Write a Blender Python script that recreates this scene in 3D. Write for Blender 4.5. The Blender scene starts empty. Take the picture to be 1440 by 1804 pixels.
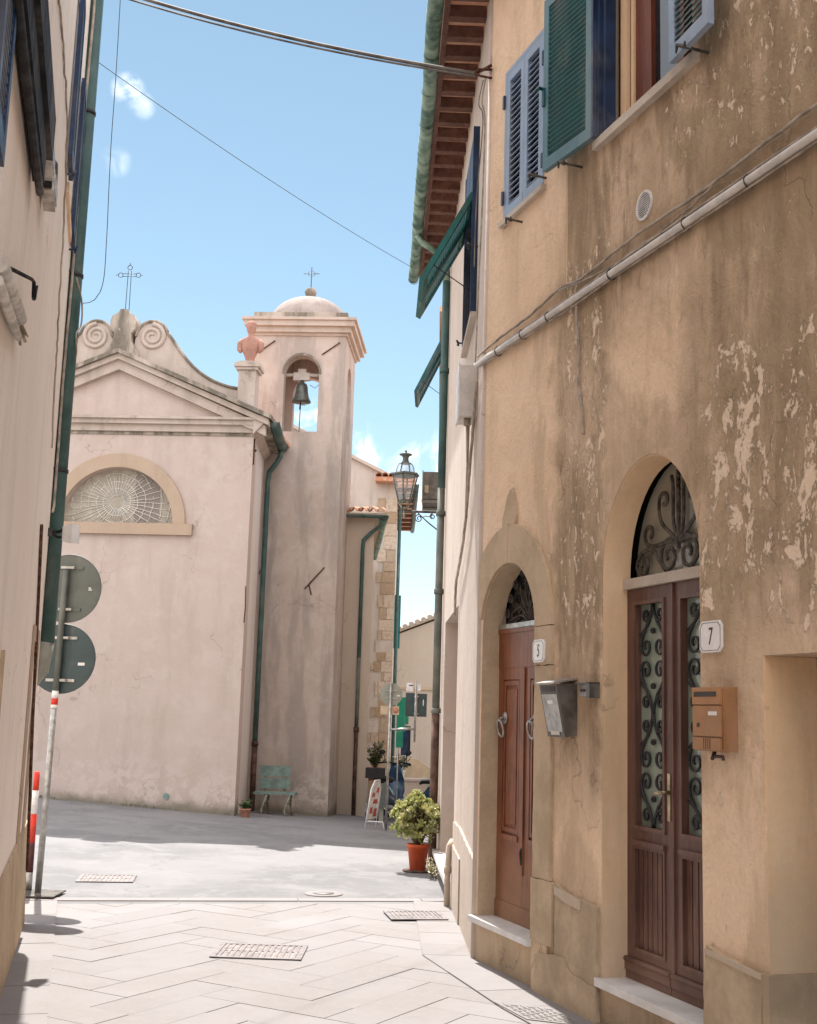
import bpy, bmesh, math, random
from mathutils import Vector, Matrix
from mathutils.geometry import tessellate_polygon
random.seed(7)
R = math.radians; PI = math.pi
sc = bpy.context.scene
# ---------------------------------------------------------------- camera
SUN_AZ, SUN_EL = -15.5, 57.0          # degrees, azimuth from +Y towards +X
cam = bpy.data.cameras.new('camera'); co = bpy.data.objects.new('camera', cam)
sc.collection.objects.link(co); sc.camera = co
F = 2150.0; P = math.atan((1260 - 902) / F); ROLL = R(1.7)
cam.sensor_fit = 'HORIZONTAL'; cam.sensor_width = 36; cam.lens = F / 1440 * 36; cam.clip_end = 2000; cam.clip_start = .05
U0 = Vector((0, -math.sin(P), math.cos(P))); W_ = Vector((0, math.cos(P), math.sin(P))); X_ = Vector((1, 0, 0))
cr = X_ * math.cos(ROLL) + U0 * math.sin(ROLL); cu = -X_ * math.sin(ROLL) + U0 * math.cos(ROLL)
co.matrix_world = Matrix(((cr.x, cu.x, -W_.x, 0), (cr.y, cu.y, -W_.y, 0), (cr.z, cu.z, -W_.z, 1.6), (0, 0, 0, 1)))
# ---------------------------------------------------------------- exposure
sc.view_settings.view_transform = 'Standard'; sc.view_settings.look = 'None'
sc.view_settings.gamma = 1; sc.view_settings.exposure = 1.80
sc.cycles.max_bounces = 8; sc.cycles.diffuse_bounces = 5
# ---------------------------------------------------------------- world
wd = bpy.data.worlds.new('World'); sc.world = wd; wd.use_nodes = True
nt = wd.node_tree; nt.nodes.clear()
out = nt.nodes.new('ShaderNodeOutputWorld'); bg = nt.nodes.new('ShaderNodeBackground')
sky = nt.nodes.new('ShaderNodeTexSky'); sky.sky_type = 'NISHITA'; sky.sun_disc = False
sky.sun_elevation = R(SUN_EL); sky.sun_rotation = R(SUN_AZ); sky.air_density = 1.0; sky.dust_density = 0.0; sky.ozone_density = 2.0
bg.inputs[1].default_value = 0.10
def wn(t, **k):
    n = nt.nodes.new(t)
    for a, b in k.items(): setattr(n, a, b)
    return n
def wl(a, b): nt.links.new(a, b)
tc = wn('ShaderNodeTexCoord'); DIRV = tc.outputs['Generated']
cn = wn('ShaderNodeTexNoise'); cn.inputs['Scale'].default_value = 30; cn.inputs['Detail'].default_value = 10; cn.inputs['Roughness'].default_value = .6
cn.inputs['Distortion'].default_value = .6
wl(DIRV, cn.inputs['Vector'])
total = None
def pixdir(px, py): return (W_ * F + cr * (px - 720) + cu * (902 - py)).normalized()
# wispy clouds: (direction, angular radius in degrees, density)
for px, py, rad, dens in [(226, 158, .85, .48), (250, 186, .7, .36), (204, 285, .8, .26), (632, 792, 1.5, 1.1), (752, 835, 2.4, .8), (545, 752, 1.5, 1.0), (690, 900, 2.2, .5), (560, 820, 2.5, .6), (1500, 600, 6, .9), (-600, 500, 8, .9), (-1500, 900, 9, 1)]:
    d = pixdir(px, py)
    dot = wn('ShaderNodeVectorMath', operation='DOT_PRODUCT'); wl(DIRV, dot.inputs[0]); dot.inputs[1].default_value = d
    mr = wn('ShaderNodeMapRange', interpolation_type='SMOOTHSTEP'); wl(dot.outputs['Value'], mr.inputs[0])
    mr.inputs[1].default_value = math.cos(R(rad)); mr.inputs[2].default_value = math.cos(R(rad * .05)); mr.inputs[3].default_value = 0; mr.inputs[4].default_value = dens
    if total is None: total = mr.outputs[0]
    else:
        mx = wn('ShaderNodeMath', operation='MAXIMUM'); wl(total, mx.inputs[0]); wl(mr.outputs[0], mx.inputs[1]); total = mx.outputs[0]
nr = wn('ShaderNodeMapRange', interpolation_type='SMOOTHSTEP'); wl(cn.outputs['Fac'], nr.inputs[0]); nr.inputs[1].default_value = .40; nr.inputs[2].default_value = .72
# broad bright cloud field added out of view, behind and above, as fill light
bn = wn('ShaderNodeTexNoise'); bn.inputs['Scale'].default_value = 2.3; bn.inputs['Detail'].default_value = 8; bn.inputs['Roughness'].default_value = .58; wl(DIRV, bn.inputs['Vector'])
bd = wn('ShaderNodeVectorMath', operation='DOT_PRODUCT'); wl(DIRV, bd.inputs[0]); bd.inputs[1].default_value = Vector((.06, .96, .26)).normalized()
bm1 = wn('ShaderNodeMapRange', interpolation_type='SMOOTHSTEP'); wl(bd.outputs['Value'], bm1.inputs[0]); bm1.inputs[1].default_value = .50; bm1.inputs[2].default_value = .76; bm1.inputs[3].default_value = 1; bm1.inputs[4].default_value = 0
bm2 = wn('ShaderNodeMapRange', interpolation_type='SMOOTHSTEP'); wl(bn.outputs['Fac'], bm2.inputs[0]); bm2.inputs[1].default_value = .36; bm2.inputs[2].default_value = .50
bmm = wn('ShaderNodeMath', operation='MULTIPLY', use_clamp=True); wl(bm1.outputs[0], bmm.inputs[0]); wl(bm2.outputs[0], bmm.inputs[1])
ml0 = wn('ShaderNodeMath', operation='MULTIPLY', use_clamp=True); wl(total, ml0.inputs[0]); wl(nr.outputs[0], ml0.inputs[1])
ml = wn('ShaderNodeMath', operation='MAXIMUM', use_clamp=True); wl(ml0.outputs[0], ml.inputs[0]); wl(bmm.outputs[0], ml.inputs[1])
hs = wn('ShaderNodeHueSaturation'); wl(sky.outputs[0], hs.inputs['Color']); hs.inputs['Saturation'].default_value = .82; hs.inputs['Value'].default_value = .435; hs.inputs['Hue'].default_value = .478
cm = wn('ShaderNodeMix', data_type='RGBA'); wl(ml.outputs[0], cm.inputs[0]); wl(hs.outputs[0], cm.inputs[6]); cm.inputs[7].default_value = (6.9, 6.9, 7.1, 1)
wl(cm.outputs[2], bg.inputs[0]); wl(bg.outputs[0], out.inputs[0])
# ---------------------------------------------------------------- sun
sl = bpy.data.lights.new('sun', 'SUN'); sl.energy = 2.7; sl.angle = R(.5); sl.color = (1.0, .965, .91)
so = bpy.data.objects.new('sun', sl); sc.collection.objects.link(so)
sd = Vector((math.sin(R(SUN_AZ)) * math.cos(R(SUN_EL)), math.cos(R(SUN_AZ)) * math.cos(R(SUN_EL)), math.sin(R(SUN_EL))))
so.rotation_euler = sd.to_track_quat('Z', 'Y').to_euler(); so.location = sd * 60

# ================================================================ materials
class NM:
    def __init__(s, name, rough=.85, metal=0., spec=.3):
        s.m = bpy.data.materials.new(name); s.m.use_nodes = True; s.t = s.m.node_tree
        s.b = s.t.nodes['Principled BSDF']; s.b.inputs['Roughness'].default_value = rough
        s.b.inputs['Metallic'].default_value = metal; s.b.inputs['Specular IOR Level'].default_value = spec
        s.tc = None
    def n(s, t, **k):
        q = s.t.nodes.new(t)
        for a, b in k.items(): setattr(q, a, b)
        return q
    def set(s, inp, v):
        if isinstance(v, bpy.types.NodeSocket): s.t.links.new(v, inp)
        elif isinstance(v, (tuple, list)) and len(v) == 3 and inp.type == 'RGBA': inp.default_value = (*v, 1)
        else: inp.default_value = v
    def obj(s):
        if s.tc is None: s.tc = s.n('ShaderNodeTexCoord')
        return s.tc.outputs['Object']
    def vmul(s, v, sc_):
        q = s.n('ShaderNodeVectorMath', operation='MULTIPLY'); s.set(q.inputs[0], v); q.inputs[1].default_value = sc_; return q.outputs[0]
    def noise(s, v, scale=5, detail=4, rough=.55, dist=0., st=None):
        if st: v = s.vmul(v, st)
        q = s.n('ShaderNodeTexNoise'); s.set(q.inputs['Vector'], v); q.inputs['Scale'].default_value = scale
        q.inputs['Detail'].default_value = detail; q.inputs['Roughness'].default_value = rough; q.inputs['Distortion'].default_value = dist
        return q.outputs['Fac']
    def vor(s, v, scale=5, feature='F1', out='Distance'):
        q = s.n('ShaderNodeTexVoronoi', feature=feature); s.set(q.inputs['Vector'], v); q.inputs['Scale'].default_value = scale; return q.outputs[out]
    def mr(s, v, a, b, c=0., d=1., smooth=True):
        q = s.n('ShaderNodeMapRange', interpolation_type='SMOOTHSTEP' if smooth else 'LINEAR'); s.set(q.inputs[0], v)
        for i, x in enumerate((a, b, c, d)): q.inputs[i + 1].default_value = x
        return q.outputs[0]
    def math(s, op, a, b=0., clamp=False):
        q = s.n('ShaderNodeMath', operation=op, use_clamp=clamp); s.set(q.inputs[0], a); s.set(q.inputs[1], b); return q.outputs[0]
    def mix(s, f, a, b, blend='MIX'):
        q = s.n('ShaderNodeMix', data_type='RGBA', blend_type=blend); s.set(q.inputs[0], f); s.set(q.inputs[6], a); s.set(q.inputs[7], b); return q.outputs[2]
    def xyz(s, v):
        q = s.n('ShaderNodeSeparateXYZ'); s.set(q.inputs[0], v); return q.outputs
    def dot(s, v, d):
        q = s.n('ShaderNodeVectorMath', operation='DOT_PRODUCT'); s.set(q.inputs[0], v); q.inputs[1].default_value = d; return q.outputs['Value']
    def win(s, v, a, b, c, d):     # soft window: rises a..b, falls c..d
        return s.math('MULTIPLY', s.mr(v, a, b), s.mr(v, c, d, 1, 0))
    def bump(s, h, strength=.3, dist=.01):
        q = s.n('ShaderNodeBump'); q.inputs['Strength'].default_value = strength; q.inputs['Distance'].default_value = dist
        s.set(q.inputs['Height'], h); s.set(s.b.inputs['Normal'], q.outputs[0])
    def col(s, c): s.set(s.b.inputs['Base Color'], c); return s
    def rgh(s, c): s.set(s.b.inputs['Roughness'], c); return s

def simple(name, c, rough=.7, metal=0., var=.18, scale=9., bump=.15, spec=.3, dark=None):
    m = NM(name, rough, metal, spec); v = m.obj()
    n1 = m.noise(v, scale, 5, .6); n2 = m.noise(v, scale * 6, 3, .6)
    k = m.mr(n1, .3, .7, 1 - var, 1 + var * .6)
    dk = dark or tuple(x * (1 - var * 1.8) for x in c)
    m.col(m.mix(m.mr(n1, .32, .68), dk, tuple(min(1, x * (1 + var * .4)) for x in c)))
    if bump and bump <= .08:
        ch = m.noise(v, 26, 9, .72, .3); du = m.noise(v, 2.2, 6, .65, .2, st=(1, 1, .4)); src = m.b.inputs['Base Color'].links[0].from_socket
        k_ = m.mix(m.math('MULTIPLY', m.mr(ch, .635, .66), .45), src, tuple(x * .35 + .10 for x in c)); k_ = m.mix(m.math('MULTIPLY', m.mr(du, .48, .66), .22), k_, (.36, .32, .28)); m.col(k_)
        m.rgh(m.mr(n1, .3, .7, rough - .06, min(1, rough + .16)))
    if bump: m.bump(n2, bump, .004)
    return m.m

def plaster(name, base, dark, light, grime=(.25, .2, .15), streak=.5, patch=.25, low=.35, lowc=None, zbase=0., foot=None, bump=.35, mottled=.5, sr=(.47, .68)):
    m = NM(name, .93, 0, .15); v = m.obj(); z = m.xyz(v)[2]
    big = m.noise(v, .9, 5, .6, .4); mid = m.noise(v, 3.2, 6, .65, .3); fine = m.noise(v, 34, 5, .7)
    stv = m.noise(v, 3.0, 6, .62, .15, st=(1, 1, .16))
    c = m.mix(m.math('MULTIPLY', m.mr(big, .38, .66), mottled), base, dark)
    c = m.mix(m.math('MULTIPLY', m.mr(mid, .45, .7), mottled * .7), c, light)
    c = m.mix(m.math('MULTIPLY', m.mr(stv, *sr), streak), c, grime)
    c = m.mix(m.math('MULTIPLY', m.mr(m.noise(v, 9, 7, .7, .3), .52, .68), .25), c, dark)
    pt = m.noise(v, 5.5, 9, .68, .5)
    c = m.mix(m.math('MULTIPLY', m.mr(pt, .615, .635), patch), c, light)
    if low:
        lz = m.math('ADD', z, m.math('MULTIPLY', m.math('SUBTRACT', m.noise(v, 2.6, 7, .7), .5), .9))
        c = m.mix(m.math('MULTIPLY', m.mr(lz, zbase, zbase + .75, 1, 0), low), c, lowc or grime)
    if foot:      # mossy line and flaked band that follow the sloping street
        zr = m.math('ADD', z, m.math('MULTIPLY', m.math('SUBTRACT', m.xyz(v)[0], foot[1]), foot[0]))
        fl = m.noise(v, 4.5, 10, .72, .4); band_ = m.math('MULTIPLY', m.win(m.math('ADD', zr, m.math('MULTIPLY', m.math('SUBTRACT', big, .5), .9)), .05, .2, .5, .85), m.mr(fl, .49, .53))
        c = m.mix(m.math('MULTIPLY', band_, .7), c, light)
        zm = m.math('ADD', zr, m.math('MULTIPLY', m.math('SUBTRACT', mid, .5), .30))
        c = m.mix(m.math('MULTIPLY', m.mr(zm, .02, .20, 1, 0), .85), c, (.17, .155, .115))
    c = m.mix(m.mr(fine, .3, .72, .0, .10), c, tuple(x * .55 for x in base))
    wv = m.n('ShaderNodeVectorMath', operation='ADD'); m.set(wv.inputs[0], m.vmul(v, (1, 1, .7))); nz = m.n('ShaderNodeTexNoise'); m.set(nz.inputs['Vector'], v); nz.inputs['Scale'].default_value = 2.4; nz.inputs['Detail'].default_value = 8
    m.set(wv.inputs[1], m.vmul(nz.outputs['Color'], (.8, .8, .8))); cv = m.n('ShaderNodeTexVoronoi', feature='DISTANCE_TO_EDGE'); m.set(cv.inputs['Vector'], wv.outputs[0]); cv.inputs['Scale'].default_value = .55
    c = m.mix(m.math('MULTIPLY', m.math('MULTIPLY', m.mr(cv.outputs[0], 0, .007, 1, 0), m.mr(big, .48, .60)), .55), c, tuple(x * .4 for x in dark))
    m.col(c)
    h = m.math('ADD', m.math('MULTIPLY', mid, 1.6), m.math('ADD', m.math('MULTIPLY', fine, .35), m.math('MULTIPLY', m.mr(pt, .60, .64), .25 * patch)))
    m.bump(h, bump, .02)
    return m

def street_wall_mat():
    m = NM('weathered ochre plaster', .94, 0, .12); v = m.obj()
    s = m.dot(v, (.3223, -.9466, 0)); z = m.xyz(v)[2]
    big = m.noise(v, 1.1, 6, .62, .5); mid = m.noise(v, 3.6, 7, .68, .4); fine = m.noise(v, 42, 5, .75)
    stv = m.noise(v, 3.4, 7, .66, .25, st=(1, 1, .22)); wob = m.math('MULTIPLY', m.math('SUBTRACT', mid, .5), .55)
    sw = m.math('ADD', s, wob); zw = m.math('ADD', z, m.math('MULTIPLY', m.math('SUBTRACT', big, .5), 1.0))
    clean = (.84, .635, .465); tan = (.80, .585, .41); brown = (.43, .31, .205); dk = (.235, .17, .11); pale = (.87, .69, .53); ora = (.82, .60, .41)
    # upper right is dirty and starts at a straight old seam
    seam = m.math('MULTIPLY', m.mr(s, 1.29, 1.32), m.mr(zw, 3.6, 4.2))
    right = m.mr(sw, 2.3, 3.1)
    dirt = m.math('MAXIMUM', m.math('MULTIPLY', seam, .95), m.math('MULTIPLY', right, m.mr(zw, 1.75, 2.4)))
    strip = m.math('MULTIPLY', m.win(sw, 1.05, 1.30, 1.66, 1.95), m.win(zw, .9, 1.7, 3.9, 4.5))
    dirt = m.math('MAXIMUM', dirt, m.math('MULTIPLY', strip, .95))
    ff = m.mr(m.math('ADD', m.math('MULTIPLY', stv, .55), m.math('MULTIPLY', big, .45)), .34, .60)
    c = m.mix(m.mr(big, .4, .65), clean, tan)
    c = m.mix(m.math('MULTIPLY', m.mr(mid, .46, .62), .5), c, ora)
    blot = m.mr(m.noise(v, 1.7, 8, .66, .6, st=(1, 1, .6)), .47, .58)
    c = m.mix(m.math('MULTIPLY', blot, m.mr(s, .6, 1.6, .12, .55)), c, (.50, .37, .245))
    c = m.mix(m.math('MULTIPLY', dirt, m.math('ADD', m.math('MULTIPLY', ff, .60), .38)), c, brown)
    c = m.mix(m.math('MULTIPLY', m.math('MULTIPLY', dirt, m.mr(stv, .47, .66)), .80), c, dk)
    c = m.mix(m.math('MULTIPLY', m.mr(m.noise(v, 2.6, 7, .66, .3, st=(1, 1, .25)), .48, .62), m.mr(s, .3, 1.2, .22, .5)), c, brown)
    wz = m.mr(m.noise(v, 1.35, 9, .62, .9, st=(1, 1, .75)), .46, .56); wr = m.math('MAXIMUM', m.math('MULTIPLY', m.mr(sw, 1.9, 2.9), m.mr(zw, 1.9, 2.6)), m.math('MULTIPLY', seam, .6))
    c = m.mix(m.math('MULTIPLY', m.math('MULTIPLY', wz, wr), .55), c, (.30, .215, .135))
    c = m.mix(m.math('MULTIPLY', m.math('MULTIPLY', m.mr(m.noise(v, 11, 9, .75, .5, st=(1, 1, .4)), .52, .62), m.mr(dirt, .2, .8)), .45), c, dk)
    # line of grime just above and below the cable run, and under the sills
    ln = m.win(m.math('ADD', z, m.math('MULTIPLY', wob, .35)), 4.05, 4.13, 4.22, 4.42)
    c = m.mix(m.math('MULTIPLY', m.math('MULTIPLY', ln, m.mr(s, .2, 1.4)), .38), c, dk)
    dr = m.math('MULTIPLY', m.math('MULTIPLY', m.win(s, 1.25, 1.5, 3.1, 3.5), m.win(z, 4.2, 5.0, 5.0, 5.2)), m.mr(stv, .46, .66))
    c = m.mix(m.math('MULTIPLY', dr, .55), c, dk)
    # flaked paint
    pk = m.noise(v, 6.5, 12, .74, .35, st=(1, 1, .7)); pk2 = m.noise(v, 17, 10, .74, .6, st=(1, 1, .55))
    z1 = m.math('MULTIPLY', m.win(sw, 2.65, 2.95, 3.75, 4.1), m.win(zw, 1.7, 2.3, 3.1, 3.7))
    z2 = m.math('MULTIPLY', m.win(sw, 1.15, 1.35, 1.75, 2.0), m.win(zw, 1.7, 2.2, 4.4, 4.8))
    z3 = m.math('MULTIPLY', m.mr(sw, 2.1, 2.7), m.win(zw, 4.25, 4.5, 5.4, 6.4))
    zone = m.math('MAXIMUM', m.math('MAXIMUM', z1, m.math('MULTIPLY', z2, .72)), m.math('MULTIPLY', z3, .55))
    th = m.math('SUBTRACT', .70, m.math('MULTIPLY', zone, .18))
    pm = m.math('MULTIPLY', m.math('SUBTRACT', pk, th), 60, clamp=True)
    zone2 = m.math('MAXIMUM', m.math('MAXIMUM', m.math('MULTIPLY', z3, .95), z2), m.math('MAXIMUM', m.math('MULTIPLY', z1, .9), m.math('MULTIPLY', m.mr(sw, 1.0, 1.4), .55)))
    th2 = m.math('SUBTRACT', .725, m.math('MULTIPLY', zone2, .178))
    pm2 = m.math('MULTIPLY', m.math('SUBTRACT', pk2, th2), 40, clamp=True)
    pm = m.math('MAXIMUM', pm, pm2)
    c = m.mix(m.math('MULTIPLY', pm, .85), c, pale)
    # rising damp at the foot
    lz = m.math('ADD', z, m.math('MULTIPLY', m.math('SUBTRACT', mid, .5), .8))
    c = m.mix(m.math('MULTIPLY', m.mr(lz, .10, .85, 1, 0), .62), c, (.40, .30, .20))
    gz = m.math('MULTIPLY', m.mr(m.math('ADD', z, m.math('MULTIPLY', m.math('SUBTRACT', stv, .5), .5)), .0, .22, 1, 0), .5)
    c = m.mix(gz, c, (.20, .165, .11))
    # hairline cracks
    cr_ = m.n('ShaderNodeTexVoronoi', feature='DISTANCE_TO_EDGE'); m.set(cr_.inputs['Vector'], m.vmul(v, (1, 1, .6))); cr_.inputs['Scale'].default_value = .9
    wv = m.n('ShaderNodeVectorMath', operation='ADD'); m.set(wv.inputs[0], m.vmul(v, (1, 1, .6)))
    nz = m.n('ShaderNodeTexNoise'); m.set(nz.inputs['Vector'], v); nz.inputs['Scale'].default_value = 3.2; nz.inputs['Detail'].default_value = 7; m.set(wv.inputs[1], m.vmul(nz.outputs['Color'], (.5, .5, .5))); m.set(cr_.inputs['Vector'], wv.outputs[0])
    ck = m.math('MULTIPLY', m.mr(cr_.outputs[0], 0, .006, 1, 0), m.mr(big, .5, .6))
    c = m.mix(m.math('MULTIPLY', ck, .5), c, dk)
    c = m.mix(m.mr(fine, .35, .75, 0, .22), c, brown)
    m.col(c)
    h = m.math('ADD', m.math('ADD', m.math('MULTIPLY', big, 2.2), m.math('MULTIPLY', mid, 1.1)), m.math('MULTIPLY', fine, .28))
    h = m.math('SUBTRACT', h, m.math('ADD', m.math('MULTIPLY', pm, .30), m.math('MULTIPLY', ck, .3)))
    m.bump(h, .75, .04)
    return m.m

def stone_mat(name, c, dk, scale=14, joints=None):
    m = NM(name, .93, 0, .15); v = m.obj()
    a = m.noise(v, 2.2, 6, .65, .2); b = m.noise(v, scale * 3, 6, .75); st = m.noise(v, 3.5, 6, .6, .2, st=(1, 1, .3))
    k = m.mix(m.mr(a, .38, .66), c, dk); k = m.mix(m.mr(b, .35, .75, 0, .35), k, tuple(x * .6 for x in c))
    k = m.mix(m.math('MULTIPLY', m.mr(st, .52, .72), .4), k, tuple(x * .62 for x in dk))
    m.col(k); m.bump(m.math('ADD', m.math('MULTIPLY', a, 1.3), m.math('MULTIPLY', b, .6)), .5, .012); return m.m

def wood_mat(name, c, dk, rough=.42, axis=(9, 9, .6), worn=None):
    m = NM(name, rough, 0, .25); v = m.obj()
    g = m.noise(v, 5, 8, .68, .6, st=axis); b = m.noise(v, 2.2, 5, .6)
    k = m.mix(m.mr(g, .35, .68), c, dk); k = m.mix(m.math('MULTIPLY', m.mr(b, .42, .68), .45), k, tuple(x * .62 for x in dk))
    if worn:
        z = m.xyz(v)[2]; lz = m.math('ADD', z, m.math('MULTIPLY', m.math('SUBTRACT', b, .5), 1.2))
        w = m.mr(lz, worn[1], worn[2], 1, 0); k = m.mix(m.math('MULTIPLY', w, .8), k, worn[0]); m.rgh(m.mix(w, (rough,) * 3, (.8,) * 3))
    m.col(k); m.bump(g, .22, .004); return m.m

def tile_mat():
    m = NM('terracotta roof tile', .9, 0, .2); v = m.obj()
    g = m.n('ShaderNodeNewGeometry'); r = g.outputs['Random Per Island']
    a = m.noise(v, 8, 6, .65); k = m.mix(r, (.48, .21, .12), (.66, .38, .25)); k = m.mix(m.mr(a, .5, .72), k, (.62, .52, .42))
    m.col(k); m.bump(m.noise(v, 50, 4, .6), .3, .004); return m.m

def slab_mat():
    m = NM('pale paving slab', .82, 0, .25); v = m.obj()
    g = m.n('ShaderNodeNewGeometry'); r = g.outputs['Random Per Island']
    a = m.noise(v, 1.3, 6, .6); b = m.noise(v, 16, 7, .7); fine = m.noise(v, 120, 3, .7)
    k = m.mix(r, (0.225, 0.209, 0.206), (0.259, 0.243, 0.244)); k = m.mix(m.mr(a, .4, .62, 0, .7), k, (0.225, 0.205, 0.197))
    k = m.mix(m.mr(b, .46, .66, 0, .55), k, (.27, .24, .22)); k = m.mix(m.mr(fine, .48, .75, 0, .3), k, (.20, .18, .165))
    w_ = m.noise(v, .7, 7, .65, .5); k = m.mix(m.mr(w_, .48, .62, 0, .45), k, (0.270, 0.256, 0.256))
    sp = m.vor(v, 26, 'F1'); k = m.mix(m.math('MULTIPLY', m.mr(sp, .04, .07, 1, 0), m.mr(b, .5, .6)), k, (.22, .19, .17))
    m.col(k); m.bump(m.math('ADD', b, m.math('MULTIPLY', fine, .4)), .35, .006); return m.m

def asphalt_mat():
    m = NM('worn pale asphalt', .93, 0, .2); v = m.obj()
    a = m.noise(v, .55, 7, .62, .3); b = m.noise(v, 5, 7, .7, .2, st=(1, .5, 1)); fine = m.noise(v, 160, 3, .8); sp = m.vor(v, 90, 'F1')
    k = m.mix(m.mr(a, .42, .58), (0.220, 0.213, 0.215), (0.172, 0.168, 0.170)); k = m.mix(m.mr(m.noise(v, 1.6, 8, .72, .8), .50, .62, 0, .6), k, (0.252, 0.245, 0.243))
    k = m.mix(m.math('MULTIPLY', m.mr(b, .48, .72), .5), k, (.235, .225, .23))
    k = m.mix(m.mr(fine, .45, .75, 0, .45), k, (.18, .175, .18)); k = m.mix(m.mr(sp, .12, .3, .3, 0), k, (.5, .49, .48))
    cr_ = m.n('ShaderNodeTexVoronoi', feature='DISTANCE_TO_EDGE'); cr_.inputs['Scale'].default_value = .45
    wv = m.n('ShaderNodeVectorMath', operation='ADD'); m.set(wv.inputs[0], v); nz = m.n('ShaderNodeTexNoise'); m.set(nz.inputs['Vector'], v); nz.inputs['Scale'].default_value = 2; nz.inputs['Detail'].default_value = 8
    m.set(wv.inputs[1], m.vmul(nz.outputs['Color'], (.7, .7, .7))); m.set(cr_.inputs['Vector'], wv.outputs[0])
    ck = m.mr(cr_.outputs[0], 0, .006, 1, 0); k = m.mix(m.math('MULTIPLY', ck, .45), k, (.11, .11, .115))
    m.col(k); m.bump(m.math('ADD', fine, m.math('MULTIPLY', sp, .6)), .5, .006); return m.m

def flat(name, c, rough=.5, metal=0, spec=.4):
    m = NM(name, rough, metal, spec); v = m.obj(); a = m.noise(v, 14, 5, .6)
    m.col(m.mix(m.mr(a, .35, .7), c, tuple(x * .8 for x in c))); m.rgh(m.math('ADD', m.math('MULTIPLY', a, .2), rough - .08)); return m.m

def glass_mat(name, tint, rough=.08, alpha=1.):
    m = NM(name, rough, 0, .6); v = m.obj(); a = m.noise(v, 3, 4, .5)
    m.col(m.mix(m.mr(a, .35, .7), tint, tuple(x * .7 for x in tint))); m.b.inputs['Alpha'].default_value = alpha; return m.m

M = {}
M['street'] = street_wall_mat()
M['side'] = plaster('sunlit pinkish plaster', (0.546, 0.464, 0.406), (0.497, 0.389, 0.306), (0.613, 0.538, 0.480), (0.373, 0.290, 0.224), .28, .35, .4, (0.414, 0.331, 0.248)).m
M['jamb_ochre'] = plaster('ochre jamb plaster', (.76, .53, .33), (.68, .48, .31), (.80, .63, .47), (.36, .27, .18), .35, .2, .5, (.45, .38, .30), zbase=.2).m
M['jamb_orange'] = plaster('orange brown jamb plaster', (.80, .56, .35), (.72, .45, .24), (.84, .66, .49), (.33, .27, .19), .55, .15, .6, (.46, .39, .30), zbase=.5).m
M['jamb_pale'] = plaster('pale jamb plaster', (0.552, 0.423, 0.304), (0.460, 0.359, 0.267), (0.626, 0.524, 0.432), (0.331, 0.276, 0.212), .3, .2, .5, (0.423, 0.377, 0.322), zbase=.3).m
M['lhouse'] = plaster('smooth beige plaster', (.86, .77, .69), (.83, .725, .64), (.88, .80, .73), (.55, .45, .36), .22, .06, .6, (.47, .37, .265), zbase=-.1, bump=.32, mottled=.6).m
M['church'] = plaster('pale pink church plaster', (0.503, 0.409, 0.363), (0.470, 0.377, 0.327), (0.555, 0.469, 0.428), (0.357, 0.294, 0.248), .32, .10, .85, (0.273, 0.230, 0.179), zbase=-.32, bump=.3, foot=(.042, 2.4), mottled=.8).m
M['church_white'] = plaster('paler side wall plaster', (0.677, 0.607, 0.580), (0.639, 0.561, 0.524), (0.714, 0.653, 0.626), (0.442, 0.386, 0.350), .25, .12, .5, (0.442, 0.368, 0.285), zbase=-.35, bump=.2).m  # paler base colour for the nave side wall and front corner
M['tower'] = plaster('grey streaked tower plaster', (0.482, 0.397, 0.349), (0.419, 0.342, 0.294), (0.531, 0.466, 0.424), (0.252, 0.226, 0.205), .52, .2, .6, (0.336, 0.274, 0.213), zbase=-.3, bump=.3, foot=(.05, .8), mottled=.9, sr=(.44, .60)).m
M['cornice'] = plaster('lichen stained cornice', (0.414, 0.350, 0.294), (0.254, 0.216, 0.175), (0.526, 0.451, 0.396), (0.122, 0.106, 0.083), .85, .45, 0, bump=.8, mottled=1., sr=(.42, .58)).m
M['cornice_pale'] = plaster('pale moulding plaster', (0.490, 0.408, 0.356), (0.433, 0.356, 0.301), (0.531, 0.466, 0.418), (0.252, 0.213, 0.171), .45, .3, 0, bump=.4, mottled=.7).m
M['dome'] = plaster('patched dome render', (0.376, 0.308, 0.276), (0.254, 0.216, 0.198), (0.442, 0.377, 0.350), (0.197, 0.170, 0.156), .5, .6, 0, bump=.5, mottled=1.).m
M['arch_tan'] = plaster('tan arch band plaster', (0.433, 0.322, 0.239), (0.406, 0.301, 0.219), (0.476, 0.370, 0.287), (0.307, 0.233, 0.171), .35, .05, 0, bump=.2).m
M['far_beige'] = plaster('far beige plaster', (0.530, 0.439, 0.356), (0.497, 0.406, 0.323), (0.563, 0.480, 0.406), (0.373, 0.315, 0.248), .2, .1, .3, bump=.2).m
M['far_grey'] = plaster('far grey plaster', (0.513, 0.439, 0.381), (0.431, 0.364, 0.315), (0.580, 0.513, 0.455), (0.298, 0.257, 0.224), .5, .2, .3, bump=.3).m
def quoin_mat():
    m = NM('tan corner stones', .93, 0, .15); v = m.obj(); r = m.n('ShaderNodeNewGeometry').outputs['Random Per Island']
    k = m.mix(r, (.34, .235, .15), (.56, .46, .37)); k = m.mix(m.mr(m.noise(v, 12, 6, .7), .4, .7, 0, .6), k, (.26, .19, .13)); m.col(k); m.bump(m.noise(v, 20, 6, .7), .6, .02); return m.m
M['quoin'] = quoin_mat()
M['stone'] = stone_mat('tan door stone', (.55, .42, .29), (.42, .32, .215))
M['plinth'] = stone_mat('rough plinth stone', (.52, .40, .28), (.36, .28, .19), 8)
M['pale_stone'] = stone_mat('pale volcanic curb', (.56, .49, .42), (.46, .40, .34))
M['marble'] = simple('white marble sill', (0.699, 0.672, 0.644), .45, 0, .1, 5, .08)
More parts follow.
